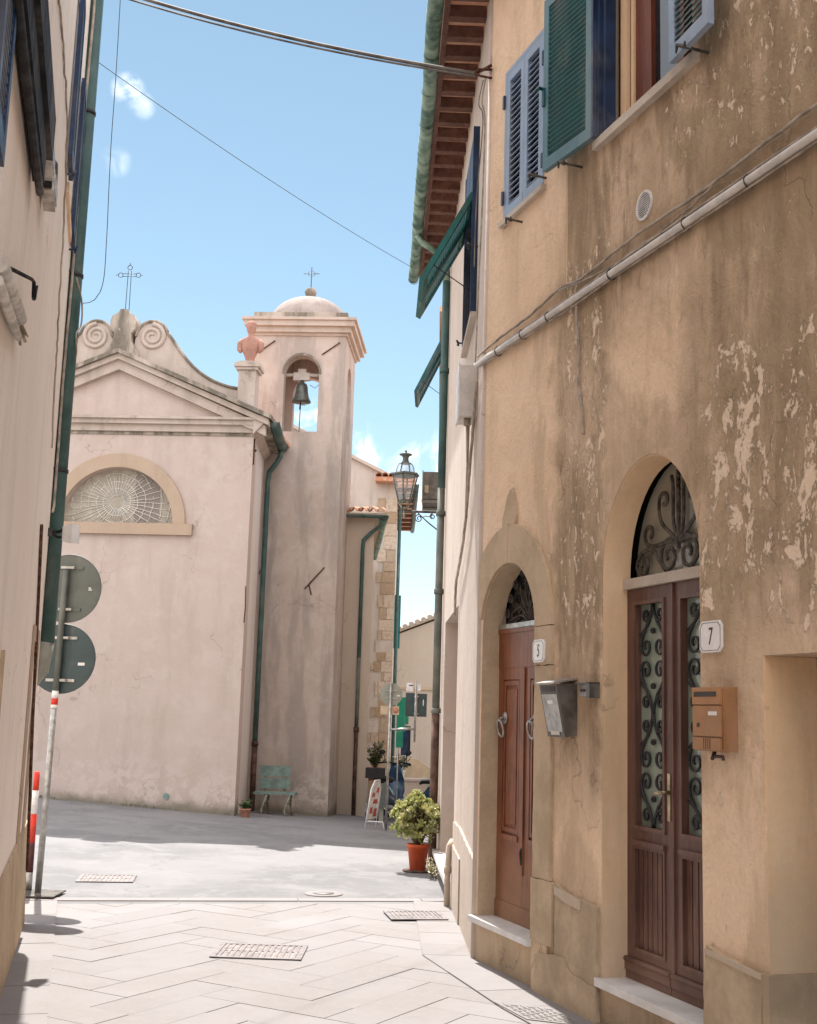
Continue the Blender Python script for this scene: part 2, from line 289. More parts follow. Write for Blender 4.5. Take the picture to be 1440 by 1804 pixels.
M['darkiron'] = flat('dark wrought iron', (.035, .035, .037), .5, .3)
M['rustiron'] = simple('rusty iron', (.14, .065, .04), .85, .2, .4, 30, .4)
M['greyiron'] = simple('weathered grey iron', (.12, .108, .095), .7, .4, .35, 22, .3)
M['green_pipe'] = simple('green painted downpipe', (.055, .105, .095), .5, .1, .3, 6, .08, dark=(.035, .075, .07))
M['green_gutter'] = simple('patinated green gutter', (.23, .31, .25), .6, .15, .5, 7, .3, dark=(.055, .12, .095))
M['grey_pipe'] = simple('grey brown downpipe', (.15, .15, .13), .6, .2, .35, 5, .1, dark=(.10, .105, .09))
M['brown_pipe'] = simple('brown cast iron pipe', (.13, .07, .05), .7, .1, .4, 7, .15)
M['teal_sh'] = simple('teal green shutter paint', (.015, .135, .125), .45, 0, .18, 5, .05)
M['bluegreen'] = simple('green blue shutter paint', (.010, .085, .09), .42, 0, .18, 5, .05)
M['blue_sh'] = simple('grey blue shutter paint', (.27, .35, .47), .42, 0, .12, 5, .05)
M['sh_frame'] = simple('blue green stile paint', (.10, .20, .235), .4, 0, .15, 5, .05)
M['navy'] = simple('navy blue paint', (.012, .032, .085), .4, 0, .25, 6, .05)
M['door5'] = wood_mat('red brown varnished wood', (.27, .095, .045), (.145, .048, .024), .38, worn=((.31, .185, .11), .15, 1.0))
M['door7'] = wood_mat('dark brown door wood', (.17, .088, .066), (.095, .048, .038), .42, worn=((.24, .15, .115), .1, .75))
M['winwood'] = wood_mat('red brown window wood', (.20, .055, .03), (.10, .03, .02), .4)
M['rafter'] = wood_mat('dark stained rafter', (.19, .10, .075), (.11, .055, .042), .8, axis=(3, 3, 3))
M['soffit'] = simple('orange clay planelle', (.84, .52, .36), .9, 0, .25, 7, .3, dark=(.74, .40, .27))
M['tile'] = tile_mat()
M['slab'] = slab_mat()
M['mortar'] = simple('grey joint mortar', (.34, .29, .27), .95, 0, .2, 12, .2)
M['asphalt'] = asphalt_mat()
M['earth'] = simple('dry earth', (.30, .26, .2), .95, 0, .3, 1, .3)
M['enamel'] = simple('white enamel', (.78, .75, .73), .22, 0, .04, 6, .02, .5)
M['ink'] = flat('dark brown ink', (.05, .035, .03), .5)
M['brass'] = simple('aged brass', (.42, .34, .22), .35, .8, .3, 20, .1)
M['steel'] = simple('dull steel', (.42, .41, .39), .4, .75, .2, 16, .1)
M['box_grey'] = simple('grey metal letterbox', (.15, .135, .12), .42, .5, .25, 9, .08)
M['box_brown'] = simple('copper brown letterbox', (.42, .215, .10), .42, .25, .12, 7, .05)
M['box_brownd'] = simple('dark copper letterbox side', (.36, .18, .08), .45, .25, .12, 7, .05)
M['pvc'] = simple('off white conduit', (.66, .62, .58), .5, 0, .12, 6, .05)
M['cable'] = simple('dirty cream cable', (.40, .34, .28), .7, 0, .25, 10, .1)
M['cable_grey'] = simple('grey overhead cable', (.20, .18, .165), .7, 0, .3, 4, .1)
M['cable_dark'] = simple('dark cable', (.07, .06, .055), .7, 0, .2, 8, .1)
M['black'] = simple('black powder coat', (.008, .008, .010), .7, .1, .2, 12, .05)
M['white'] = simple('white painted metal', (.75, .74, .73), .5, 0, .1, 8, .05)
M['dirtywhite'] = simple('dirty white canvas', (.60, .56, .51), .8, 0, .2, 12, .3)
M['alu'] = simple('raw aluminium', (.50, .45, .40), .45, .6, .2, 18, .1)
M['sign_grey'] = simple('grey green sign back', (.125, .135, .12), .5, .35, .15, 5, .05)
M['sign_teal'] = simple('dark teal sign back', (.055, .078, .080), .45, .3, .15, 5, .05)
M['sign_pale'] = simple('pale olive sign back', (.30, .30, .25), .6, .2, .12, 6, .05)
M['red'] = simple('signal red paint', (.62, .045, .025), .5, 0, .15, 10, .05)
M['refl_white'] = simple('reflective white', (.75, .72, .70), .5, 0, .15, 14, .05)
M['darkred'] = simple('dark worn red base', (.10, .035, .035), .6, 0, .3, 14, .1)
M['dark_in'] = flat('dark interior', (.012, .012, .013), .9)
M['glass_dark'] = glass_mat('dark window glass', (.02, .026, .03), .05)
M['glass_green'] = glass_mat('green grey door glass', (.27, .33, .28), .22)
M['glass_pale'] = glass_mat('pale lunette glass', (.34, .33, .27), .3)
M['glass_church'] = None
M['lampglass'] = glass_mat('clear lantern glass', (.8, .85, .9), .05, .22)
M['bell'] = simple('bronze bell', (.16, .17, .155), .5, .6, .25, 9, .1)
M['terracotta'] = simple('terracotta clay', (.56, .27, .19), .9, 0, .25, 8, .3)
M['bust'] = simple('weathered terracotta', (.40, .215, .165), .9, 0, .14, 6, .4)
M['pot_red'] = simple('orange plastic pot', (.60, .105, .035), .5, 0, .12, 6, .05)
M['bench'] = simple('mint painted bench', (.22, .31, .285), .6, 0, .2, 8, .1)
M['bench_leg'] = simple('grey cast leg', (.30, .31, .24), .65, .2, .3, 10, .1)
M['scoot'] = simple('blue scooter paint', (.03, .08, .15), .25, .2, .15, 4, .0, .6)
M['tyre'] = flat('black rubber', (.02, .02, .02), .8)
M['greenbox'] = simple('green painted panel', (.01, .20, .12), .5, 0, .15, 5, .05)
M['leaf_green'] = simple('green leaf', (.05, .13, .03), .6, 0, .5, 14, .05, .4)
M['leaf_yellow'] = simple('yellow green succulent leaf', (.52, .52, .20), .55, 0, .35, 10, .05, .4, dark=(.30, .36, .11))
M['leaf_tip'] = simple('pale succulent leaf', (.78, .72, .48), .5, 0, .2, 10, .05)
M['petal'] = simple('white petal', (.78, .74, .70), .6, 0, .1, 10, .05)
M['stem'] = simple('grey brown stem', (.20, .15, .09), .8, 0, .3, 20, .2)

def church_glass():
    m = NM('leaded frosted glass', .45, 0, .4); v = m.obj(); x = m.xyz(v)[0]
    a = m.noise(v, 6, 5, .6); q = m.vor(v, 9, 'F1', 'Color')
    k = m.mix(m.mr(a, .4, .65), (.33, .29, .23), (.42, .37, .30)); k = m.mix(m.math('MULTIPLY', m.dot(q, (.33, .33, .33)), .45), k, (.22, .19, .15))
    rz = m.win(x, .36, .37, .80, .82)
    k = m.mix(m.math('MULTIPLY', rz, .8), k, (.17, .135, .12)); m.col(k); return m.m
M['glass_church'] = church_glass()

# ================================================================ geometry helpers
C = sc.collection
def WT(s, n, z): return Vector((s, n, z))
def frame(ox, oy, dx, dy, nx, ny):
    def T(s, n, z): return Vector((ox + dx * s + nx * n, oy + dy * s + ny * n, z))
    return T
def sub(T, s0, n0, z0, ang=0., tilt=0.):
    ca, sa = math.cos(ang), math.sin(ang)
    def Q(a, b, z): return T(s0 + a * ca - b * sa, n0 + a * sa + b * ca, z0 + z)
    return Q
class MB:
    def __init__(s, T=WT): s.v = []; s.f = []; s.sm = []; s.T = T
    def add(s, vs, fs, smooth=False, T=None):
        T = T or s.T; o = len(s.v); s.v += [T(*p) for p in vs]; s.f += [tuple(i + o for i in f) for f in fs]; s.sm += [smooth] * len(fs); return s
    def box(s, a0, a1, b0, b1, c0, c1, T=None):
        vs = [(a, b, c) for a in (a0, a1) for b in (b0, b1) for c in (c0, c1)]
        return s.add(vs, [(0, 1, 3, 2), (4, 6, 7, 5), (0, 4, 5, 1), (2, 3, 7, 6), (0, 2, 6, 4), (1, 5, 7, 3)], False, T)
    def plate(s, poly, holes, b0, b1, T=None, axis='n'):
        rings = [poly] + list(holes or []); flat_ = [p for r in rings for p in r]
        tris = tessellate_polygon([[Vector((p[0], p[1], 0)) for p in r] for r in rings])
        n = len(flat_); vs = [(p[0], b0, p[1]) for p in flat_] + [(p[0], b1, p[1]) for p in flat_]
        fs = [tuple(t) for t in tris] + [tuple(i + n for i in reversed(t)) for t in tris]
        o = 0
        for r in rings:
            k = len(r)
            for i in range(k): j = (i + 1) % k; fs.append((o + i, o + j, o + j + n, o + i + n))
            o += k
        return s.add(vs, fs, False, T)
    def tube(s, pts, r, k=8, T=None, closed=False, cap=True, flat_=1.):
        T = T or s.T; P_ = [T(*p) for p in pts]; n = len(P_); rings = []
        rr = r if isinstance(r, (list, tuple)) else [r] * n
        up = None
        for i in range(n):
            a = P_[(i - 1) % n] if (i or closed) else P_[0]; b = P_[(i + 1) % n] if (i < n - 1 or closed) else P_[-1]
            t = (b - a)
            if t.length < 1e-9: t = Vector((0, 0, 1))
            t.normalize()
            if up is None:
                up = Vector((0, 0, 1)) if abs(t.z) < .9 else Vector((1, 0, 0))
            x = t.cross(up)
            if x.length < 1e-6: x = t.cross(Vector((0, 1, 0)))
            x.normalize(); y = x.cross(t).normalized(); up = y
            rings.append([P_[i] + (x * math.cos(2 * PI * j / k) + y * math.sin(2 * PI * j / k) * flat_) * rr[i] for j in range(k)])
        o = len(s.v); s.v += [p for r_ in rings for p in r_]
        m = n if closed else n - 1
        for i in range(m):
            for j in range(k):
                a = o + i * k + j; b = o + i * k + (j + 1) % k; c = o + ((i + 1) % n) * k + (j + 1) % k; d = o + ((i + 1) % n) * k + j
                s.f.append((a, b, c, d)); s.sm.append(True)
        if cap and not closed:
            s.f.append(tuple(o + j for j in range(k))); s.f.append(tuple(o + (n - 1) * k + j for j in reversed(range(k)))); s.sm += [False, False]
        return s
    def lathe(s, cx, cy, prof, k=16, T=None, smooth=True, rot=0., sx=1., sy=1.):
        vs = []; fs = []
        for r, z in prof:
            for j in range(k):
                a = 2 * PI * j / k + rot; vs.append((cx + r * math.cos(a) * sx, cy + r * math.sin(a) * sy, z))
        for i in range(len(prof) - 1):
            for j in range(k): fs.append((i * k + j, i * k + (j + 1) % k, (i + 1) * k + (j + 1) % k, (i + 1) * k + j))
        fs.append(tuple(range(k))); fs.append(tuple((len(prof) - 1) * k + j for j in reversed(range(k))))
        return s.add(vs, fs, smooth, T)
    def disc(s, ca, cb, cz, r, th, k=28, T=None):   # disc standing in the s-z plane
        return s.plate([(ca + r * math.cos(2 * PI * i / k), cz + r * math.sin(2 * PI * i / k)) for i in range(k)], None, cb, cb + th, T)
    def ell(s, c, rx, ry, rz, k=12, m=8, T=None):
        return s.lathe(0, 0, [(1e-3, -1)] + [(math.sin(PI * i / m), -math.cos(PI * i / m)) for i in range(1, m)] + [(1e-3, 1)], k, lambda a, b, z: (T or s.T)(c[0] + a * rx, c[1] + b * ry, c[2] + z * rz))
    def build(s, name, mat, parent=None, loc=None, merge=False):
        base = Vector(parent['_w']) if parent is not None else Vector(loc if loc is not None else (0, 0, 0))
        me = bpy.data.meshes.new(name); me.from_pydata([v - base for v in s.v], [], s.f)
        me.polygons.foreach_set('use_smooth', s.sm); me.materials.append(mat)
        bm = bmesh.new(); bm.from_mesh(me); bmesh.ops.recalc_face_normals(bm, faces=bm.faces)
        if merge: bmesh.ops.remove_doubles(bm, verts=bm.verts, dist=1e-5)
        bm.to_mesh(me); bm.free()
        o = bpy.data.objects.new(name, me); C.objects.link(o)
        if parent is not None: o.parent = parent
        else: o.location = base
        o['_w'] = tuple(base); return o
def thing(name, label, cat, loc, group=None):
    o = bpy.data.objects.new(name, None); C.objects.link(o); o.location = loc; o['_w'] = tuple(loc)
    o.empty_display_size = .1; o['label'] = label; o['category'] = cat
    if group: o['group'] = group
    return o
def tag(o, label=None, cat=None, group=None, kind=None):
    if label: o['label'] = label
    if cat: o['category'] = cat
    if group: o['group'] = group
    if kind: o['kind'] = kind
    return o
def arch(c, w, z0, zs, ztop=None, n=24):     # outline of an arched opening
    r = w / 2; h = (ztop - zs) if ztop else r
    return [(c - r, z0), (c + r, z0)] + [(c + r * math.cos(PI * i / n), zs + h * math.sin(PI * i / n)) for i in range(n + 1)]
def spiral(ca, cz, r0, r1, a0, turns, n=None):
    n = n or max(8, int(abs(turns) * 16)); return [(ca + (r0 + (r1 - r0) * i / n) * math.cos(a0 + turns * 2 * PI * i / n), cz + (r0 + (r1 - r0) * i / n) * math.sin(a0 + turns * 2 * PI * i / n)) for i in range(n + 1)]
def jit(poly, a=.006, step=.05):     # roughen an outline as hand cut stone
    o = []
    for i in range(len(poly)):
        p, q_ = poly[i], poly[(i + 1) % len(poly)]; L_ = math.hypot(q_[0] - p[0], q_[1] - p[1]); n = max(1, int(L_ / step))
        for k in range(n):
            t = k / n; j = a if k else 0; o.append((p[0] + (q_[0] - p[0]) * t + random.uniform(-j, j), p[1] + (q_[1] - p[1]) * t + random.uniform(-j, j)))
    return o
def bez(p0, p1, p2, p3, n=10):
    return [tuple((1 - t) ** 3 * a + 3 * (1 - t) ** 2 * t * b + 3 * (1 - t) * t * t * c + t ** 3 * d for a, b, c, d in zip(p0, p1, p2, p3)) for t in [i / n for i in range(n + 1)]]
def cat(pts, n=6):    # Catmull-Rom through points
    P_ = [pts[0]] + list(pts) + [pts[-1]]; o = []
    for i in range(1, len(P_) - 2):
        for k in range(n):
            t = k / n; o.append(tuple(.5 * (2 * b + (c - a) * t + (2 * a - 5 * b + 4 * c - d) * t * t + (3 * b - a - 3 * c + d) * t ** 3) for a, b, c, d in zip(P_[i - 1], P_[i], P_[i + 1], P_[i + 2])))
    o.append(tuple(pts[-1])); return o
def text_plate(txt, size, T, name, mat, parent, a, n, z, squeeze=1., shear=0.):
    cu_ = bpy.data.curves.new('t', 'FONT'); cu_.body = txt; cu_.size = size; cu_.extrude = .0008; cu_.align_x = 'CENTER'; cu_.align_y = 'CENTER'; cu_.shear = shear
    ob = bpy.data.objects.new('t', cu_); C.objects.link(ob); dg = bpy.context.evaluated_depsgraph_get(); dg.update()
    me = bpy.data.meshes.new_from_object(ob.evaluated_get(dg)); vs = [tuple(v.co) for v in me.vertices]; fs = [tuple(p.vertices) for p in me.polygons]
    bpy.data.objects.remove(ob); m = MB(T); m.add([(a + v[0] * squeeze, n + .0008 + v[2], z + v[1]) for v in vs], fs); return m.build(name, mat, parent)

TA = frame(.526, 8.561, .3223, -.9466, -.9466, -.3223)
TC = frame(.526, 8.561, -.0192, .9998, -.9998, -.0192)
TL = frame(-2.335, 7.586, -.2419, .9703, .9703, .2419)
TF = frame(-2.70, 20.49, .9982, -.0603, -.0603, -.9982)
def bigframe(ox, oy, k):     # same orientation, drawing unit k metres, heights measured from -.14*k
    def T(s, n, z): return Vector((ox + k * (.9982 * s - .0603 * n), oy + k * (-.0603 * s - .9982 * n), 1.6 + (z - 1.6) * k))
    return T
TT = bigframe(-1.30, 22.58, 1.066)
def ss(x): x = max(0, min(1, x)); return x * x * (3 - 2 * x)
def gz(x, y):       # height of the street surface
    if y < 11: return 0.
    t = ss((y - 11) / 9.5); xx = max(-9, min(1, x)); z = t * (-.10 - .057 * (xx + 2.7))
    if y > 20.5: z -= (min(y, 34) - 20.5) * .033
    return z

# ================================================================ ground
m = MB(); m.box(-400, 400, -300, 500, -3, -2.2); tag(m.build('ground', M['earth']), kind='structure')
m = MB(); NX, NY = 60, 90; x0, x1, y0, y1 = -14, 9, 10.9, 46
vs = [(x0 + (x1 - x0) * i / NX, y0 + (y1 - y0) * j / NY) for j in range(NY + 1) for i in range(NX + 1)]
m.add([(x, y, gz(x, y) - .004) for x, y in vs], [(j * (NX + 1) + i, j * (NX + 1) + i + 1, (j + 1) * (NX + 1) + i + 1, (j + 1) * (NX + 1) + i) for j in range(NY) for i in range(NX)])
m.add([(x0, 9.6, -.005), (x1, 9.6, -.005), (x1, y0, -.004), (x0, y0, -.004)], [(0, 1, 2, 3)])
tag(m.build('road', M['asphalt']), kind='structure')
m = MB(); m.add([(-9, -4, -.006), (9, -4, -.006), (9, 10.9, -.006), (-9, 10.9, -.006)], [(0, 1, 2, 3)]); tag(m.build('paving_bed', M['mortar']), kind='structure')
# herringbone slabs, 45 degrees to the street
def clip(poly, a, b, c):      # keep a*x+b*y<=c
    o = []
    for i in range(len(poly)):
        p, q = poly[i], poly[(i + 1) % len(poly)]; dp, dq = a * p[0] + b * p[1] - c, a * q[0] + b * q[1] - c
        if dp <= 0: o.append(p)
        if dp * dq < 0: t = dp / (dp - dq); o.append((p[0] + (q[0] - p[0]) * t, p[1] + (q[1] - p[1]) * t))
    return o
FARN = (-.187, .982); FARC = -.187 * .43 + .982 * 11.13      # far edge of the paving: through (-2.81,10.5) .. (.43,11.13)
th0 = R(59); e1 = (math.cos(th0), math.sin(th0)); e2 = (-e1[1], e1[0]); SW, SLN = .285, .855
m = MB()
for i in range(-45, 46):
    for j in range(-9, 10):
        for kind in (0, 1):
            # herringbone: lattice (w,w), (L,-L), one lying and one standing slab per cell
            ax, ay = i * SW + j * SLN, i * SW - j * SLN
            rect = (ax, ay, SLN, SW) if kind == 0 else (ax, ay + SW, SW, SLN)
            rx, ry, w, h = rect; g = .0024
            q = [(rx + g, ry + g), (rx + w - g, ry + g), (rx + w - g, ry + h - g), (rx + g, ry + h - g)]
            q = [(-1.2 + p[0] * e1[0] + p[1] * e2[0], 6 + p[0] * e1[1] + p[1] * e2[1]) for p in q]
            cx, cy = sum(p[0] for p in q) / 4, sum(p[1] for p in q) / 4
            if not (-4.5 < cx < 3.6 and 1.0 < cy < 12.5): continue
            q = clip(q, FARN[0], FARN[1], FARC - .16)
            if len(q) < 3: continue
            dz = random.uniform(-.0012, .0012); n_ = len(q)
            m.add([(p[0], p[1], dz + (p[0] - cx) * .001) for p in q] + [(p[0], p[1], -.012) for p in q], [tuple(range(n_))] + [(k, (k + 1) % n_, (k + 1) % n_ + n_, k + n_) for k in range(n_)])
tag(m.build('paving', M['slab']), kind='structure')
# border courses: along the left house, along the right house, and along the asphalt
def course(name, pts, wid, side, length, top=.008):
    m = MB()
    for (p, q) in zip(pts, pts[1:]):
        d = Vector((q[0] - p[0], q[1] - p[1])); L_ = d.length; d.normalize(); nn = Vector((-d.y, d.x)) * side; t = 0
        while t < L_ - .02:
            u = min(L_, t + length * random.uniform(.85, 1.15)); 
            if L_ - u < .15: u = L_
            a, b = t + .004, u - .004
            cs = [Vector(p) + d * a + nn * .004, Vector(p) + d * b + nn * .004, Vector(p) + d * b + nn * wid, Vector(p) + d * a + nn * wid]
            z = top + random.uniform(-.001, .001)
            m.add([(c.x, c.y, z) for c in cs] + [(c.x, c.y, -.012) for c in cs], [(0, 1, 2, 3)] + [(k, (k + 1) % 4, (k + 1) % 4 + 4, k + 4) for k in range(4)]); t = u
    tag(m.build(name, M['slab']), kind='structure')
course('left_border_paving', [(-2.80, 10.48), (-1.73, 6.45), (-.65, 2.4)], .9, -1, .62)
course('right_border_paving', [(.14, 11.02), (.18, 8.62), (.60, 7.16), (2.4, 2.2)], 1.3, 1, .55)
course('road_edge_paving', [(-4.2, 10.42), (.9, 11.35)], .155, -1, 1.1, .004)

# ================================================================ drain covers
def grate(label, p, ang, w, h, nb, mat='pale'):
    t = thing('drain_grate', label, 'drain grate', (p[0], p[1], p[2]), None)
    ca, sa = math.cos(ang), math.sin(ang)
    def T(a, b, z): return Vector((p[0] + a * ca - b * sa, p[1] + a * sa + b * ca, p[2] + z))
    f = MB(T); f.plate([(-w / 2, -h / 2), (w / 2, -h / 2), (w / 2, h / 2), (-w / 2, h / 2)], [[(-w / 2 + .035, -h / 2 + .035), (w / 2 - .035, -h / 2 + .035), (w / 2 - .035, h / 2 - .035), (-w / 2 + .035, h / 2 - .035)]], .001, .007, lambda a, b, z: T(a, z, b))
    f.build('frame', GR, t)
    b_ = MB(T); b_.box(-w / 2 + .03, w / 2 - .03, -h / 2 + .03, h / 2 - .03, .0006, .0016); b_.build('recess', M['mortar'], t)
    g = MB(T)
    for i in range(nb):
        x = -w / 2 + .035 + (w - .07) * (i + .5) / nb; g.box(x - .011, x + .011, -h / 2 + .036, h / 2 - .036, .0022, .006)
    g.box(-w / 2 + .036, w / 2 - .036, -.009, .009, .0022, .0055); g.build('bars', GR, t)
GR = simple('sun bleached iron grate', (.215, .19, .19), .6, .2, .2, 12, .2)
grate('sun bleached rectangular iron drain grate in the middle of the stone paving', (-.91, 8.58, .003), R(-1), .60, .50, 13)
grate('small drain grate in the pale asphalt near the striped post', (-2.74, 11.92, gz(-2.74, 11.92) + .001), R(8), .52, .50, 11)
grate('faint grate in the paving close to the white downpipe foot', (.15, 10.22, .011), R(10), .46, .42, 11)
t = thing('drain_cover', 'square patterned stone drain cover beside the foot of the ochre wall', 'drain cover', (.80, 7.02, .009))
def Tq(a, b, z): return Vector((.80 + a * .934 + b * .357 * -1, 7.02 - a * .36 + b * .93, .009 + z))
f = MB(Tq); f.box(-.17, .17, -.2, .2, .0, .004)
f.build('slab', M['slab'], t)
f = MB(Tq)
for i in range(6):
    for j in range(7):
        x, y = -.15 + .05 * i + .025, -.18 + .052 * j + .026
        if (i + j) % 2: f.box(x - .021, x + .021, y - .008, y + .008, .004, .007)
        else: f.box(x - .008, x + .008, y - .021, y + .021, .004, .007)
f.build('raised_pattern', M['slab'], t)
t = thing('manhole_cover', 'small round pale manhole cover set in the asphalt edge', 'manhole', (-.66, 11.35, gz(-.66, 11.35)))
f = MB(lambda a, b, z: Vector((-.66 + a, 11.35 + b, gz(-.66, 11.35) + z))); f.lathe(0, 0, [(.17, -.003), (.17, .003), (.165, .005), (.10, .005)], 28); f.build('ring', M['slab'], t)
f = MB(lambda a, b, z: Vector((-.66 + a, 11.35 + b, gz(-.66, 11.35) + z))); f.lathe(0, 0, [(.095, .0052), (.095, .008), (.01, .008)], 20); f.build('lid', GR, t)

# ================================================================ RIGHT HOUSE
CX, CY = .526, 8.561
RH = thing('right_house', 'weathered ochre two storey house with two arched doors and green gutter at right', 'house', (CX, CY, 0))
H = 7.28
SP7, W7, D7 = 2.41, 1.0, .155
door7 = arch(2.30, W7, .237, SP7, SP7 + .60); door5 = arch(.495, .91, .27, 2.17)
m = MB(TA)
m.plate([(0, -.3), (9.5, -.3), (9.5, H), (0, H)], [door7, door5,
        [(.295, 5.10), (.965, 5.10), (.965, 6.25), (.295, 6.25)], [(1.77, 5.05), (2.80, 5.05), (2.80, 6.27), (1.77, 6.27)],
        [(3.303, .02), (4.4, .02), (4.4, 1.907), (3.303, 1.907)]], -.16, 0)
# reveal blocks of the deep doorway at right
wallA = m.build('street_wall', M['street'], RH)
m = MB(TA); m.box(3.302, 4.42, -1.2, -.163, 1.910, 1.95); m.box(4.40, 4.41, -1.2, -.163, 0, 1.93)
m.box(3.0, 3.3022, -1.2, -.163, -.1, 2.2)
m.build('doorway_reveal', M['jamb_ochre'], RH)
m = MB(TA); m.box(3.31, 4.40, -1.22, -1.16, 0, 1.91); m.build('recessed_door', M['door7'], RH)
# side wall
m = MB(TC)
m.plate([(.001, -.4), (6.75, -.4), (6.75, H), (.001, H)], [[(1.1, 4.9), (2.1, 4.9), (2.1, 6.5), (1.1, 6.5)], [(2.5, .18), (4.7, .18), (4.7, 2.60), (2.5, 2.60)]], -.18, -.002)
m.build('side_wall', M['side'], RH)
m = MB(TC); m.box(6.57, 6.748, -5, -.183, -.5, H); m.build('end_wall', M['side'], RH)
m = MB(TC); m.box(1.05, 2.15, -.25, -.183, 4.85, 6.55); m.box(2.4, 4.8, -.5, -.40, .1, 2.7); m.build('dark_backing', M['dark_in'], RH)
# doorway of the side wall
m = MB(TC); m.box(4.702, 4.78, -.40, -.183, .18, 2.62); m.box(2.42, 2.498, -.40, -.183, .18, 2.62); m.box(2.5, 4.7, -.40, -.183, 2.602, 2.66); m.build('doorway_jamb', M['jamb_ochre'], RH)
m = MB(TC); m.box(2.5, 4.7, -.40, -.34, .18, 2.6); m.build('garage_door', M['door7'], RH)
m = MB(TC); m.box(2.35, 4.95, -.30, .07, .145, .195); m.build('marble_sill', M['marble'], RH)
# rounded corner bead + plinth of the side wall
m = MB(TC); m.tube([(0.012, -.014, -.3), (.012, -.014, 7.2)], .035, 10); m.build('corner_bead', M['side'], RH)
m = MB(TC)
m.plate(jit([(.03, -.3), (2.32, -.3), (2.32, .70), (1.7, .72), (1.2, .70), (.6, .67), (.03, .64)], .008), None, -.001, .016)
m.build('side_plinth', M['side'], RH)
m = MB(TC); m.plate(jit([(1.3, -.3), (2.3, -.3), (2.3, .52), (1.3, .50)], .010), None, .0165, .028); m.build('side_plinth_block', M['side'], RH)
# loose stone patches of the plinth on the street wall
m = MB(TA)
m.plate(jit([(1.27, -.3), (1.785, -.3), (1.785, .60), (1.60, .615), (1.40, .625), (1.285, .66), (1.27, .5)]), None, .0, .022); m.build('plinth', M['plinth'], RH)
m = MB(TA); m.plate(jit([(1.02, -.3), (1.80, -.3), (1.80, .19), (1.5, .20), (1.4, .27), (1.24, .26), (1.02, .22)], .01), None, .0225, .034); m.build('plinth_foot', M['plinth'], RH)
m = MB(TA); m.plate(jit([(2.83, -.3), (3.285, -.3), (3.285, .555), (3.0, .575), (2.86, .60), (2.835, .45)]), None, .0, .024); m.build('plinth', M['plinth'], RH)
m = MB(TA); m.box(4.41, 9.5, .0, .028, -.3, .55); m.build('plinth', M['plinth'], RH)
m = MB(TA); m.box(3.287, 3.335, -1.2, .024, -.3, .557); m.build('doorway_plinth', M['plinth'], RH)
m = MB(TA); m.box(3.3025, 3.309, -1.2, -.003, .50, 1.9065); m.build('doorway_jamb', M['jamb_orange'], RH)
# pale weathered top edge of plinth
m = MB(TA); m.plate([(2.86, .585), (3.285, .557), (3.285, .533), (2.86, .563)], None, .0245, .034); m.build('plinth_edge', M['jamb_pale'], RH)
m = MB(TA); m.plate([(1.28, .645), (1.6, .612), (1.6, .56), (1.42, .575), (1.28, .60)], None, .0225, .032); m.build('plinth_edge', M['jamb_pale'], RH)
# --- stone surround of door 5
ro = .69; c5 = .495
outer = [(1.19, .27)] + [(c5 + ro * math.cos(a), 2.17 + (ro + .02) * math.sin(a)) for a in [PI * i / 30 for i in range(0, 12)]] 
outer += [(.66, 2.86), (.615, 2.97), (.585, 3.07), (.545, 3.12), (.50, 3.10), (.455, 3.02), (.40, 2.93)]
outer += [(c5 + ro * math.cos(a), 2.17 + (ro + .02) * math.sin(a)) for a in [PI * i / 30 for i in range(19, 31)] if c5 + ro * math.cos(a) > .01] + [(.008, 2.2), (.008, .27)]
inner = arch(c5, .908, .272, 2.17)
m = MB(TA)
# the surround is cut into its stones: jambs, impost blocks, two arch halves
def band(a0, a1, ri, ro_, z=2.17, c=c5, n=14):
    return [(max(.008, c + ri * math.cos(a0 + (a1 - a0) * i / n)), z + ri * math.sin(a0 + (a1 - a0) * i / n)) for i in range(n + 1)] + [(max(.008, c + ro_ * math.cos(a1 + (a0 - a1) * i / n)), z + (ro_ + .02) * math.sin(a1 + (a0 - a1) * i / n)) for i in range(n + 1)]
m.plate(band(.004, PI * .492, .452, ro), None, 0, .022)
lb = band(PI * .498, PI * .93, .452, ro); m.plate(lb, None, 0, .020)
m.plate([(.40, 2.862), (.50, 2.886), (.60, 2.868), (.625, 2.93), (.60, 3.02), (.565, 3.09), (.525, 3.12), (.48, 3.08), (.44, 3.0), (.40, 2.93)], None, 0, .017)
m.build('arch_moulding', M['stone'], RH)
m = MB(TA)
for k_, (a, b_, t_, z0_, z1_) in enumerate(((.951, 1.192, .024, 1.93, 2.165), (.951, 1.186, .020, .66, 1.926), (.951, 1.24, .030, .30, .655), (.951, 1.16, .018, .0, .296))):
    m = MB(TA); m.plate(jit([(a, z0_), (b_, z0_), (b_, z1_), (a, z1_)], .005, .06), None, 0, t_); m.build('jamb_stone', M['stone'] if k_ < 3 else M['jamb_orange'], RH)
# jamb faces inside door 5 and door 7
m = MB(TA)
m.box(-.02, .0385, -.17, -.001, .27, 2.17) 
m.box(.953, .99, -.30, -.163, .27, 2.2)
m.build('door_jamb', M['stone'], RH)
m = MB(TA)
a_o = arch(c5, .912, .27, 2.17); a_i = arch(c5, .895, .28, 2.172)
def reveal(T, c, w, z0, zs, h, n0, n1, th=.006, n=26):
    mm = MB(T); r = w / 2 - .0015
    path = [(c - r, z0), (c - r, zs)] + [(c - r * math.cos(PI * i / n), zs + (h - .0015) * math.sin(PI * i / n)) for i in range(1, n)] + [(c + r, zs), (c + r, z0)]
    ri = r - th; pin = [(c - ri, z0), (c - ri, zs)] + [(c - ri * math.cos(PI * i / n), zs + (h - .0015 - th) * math.sin(PI * i / n)) for i in range(1, n)] + [(c + ri, zs), (c + ri, z0)]
    mm.plate(path + pin[::-1], None, n0, n1); return mm
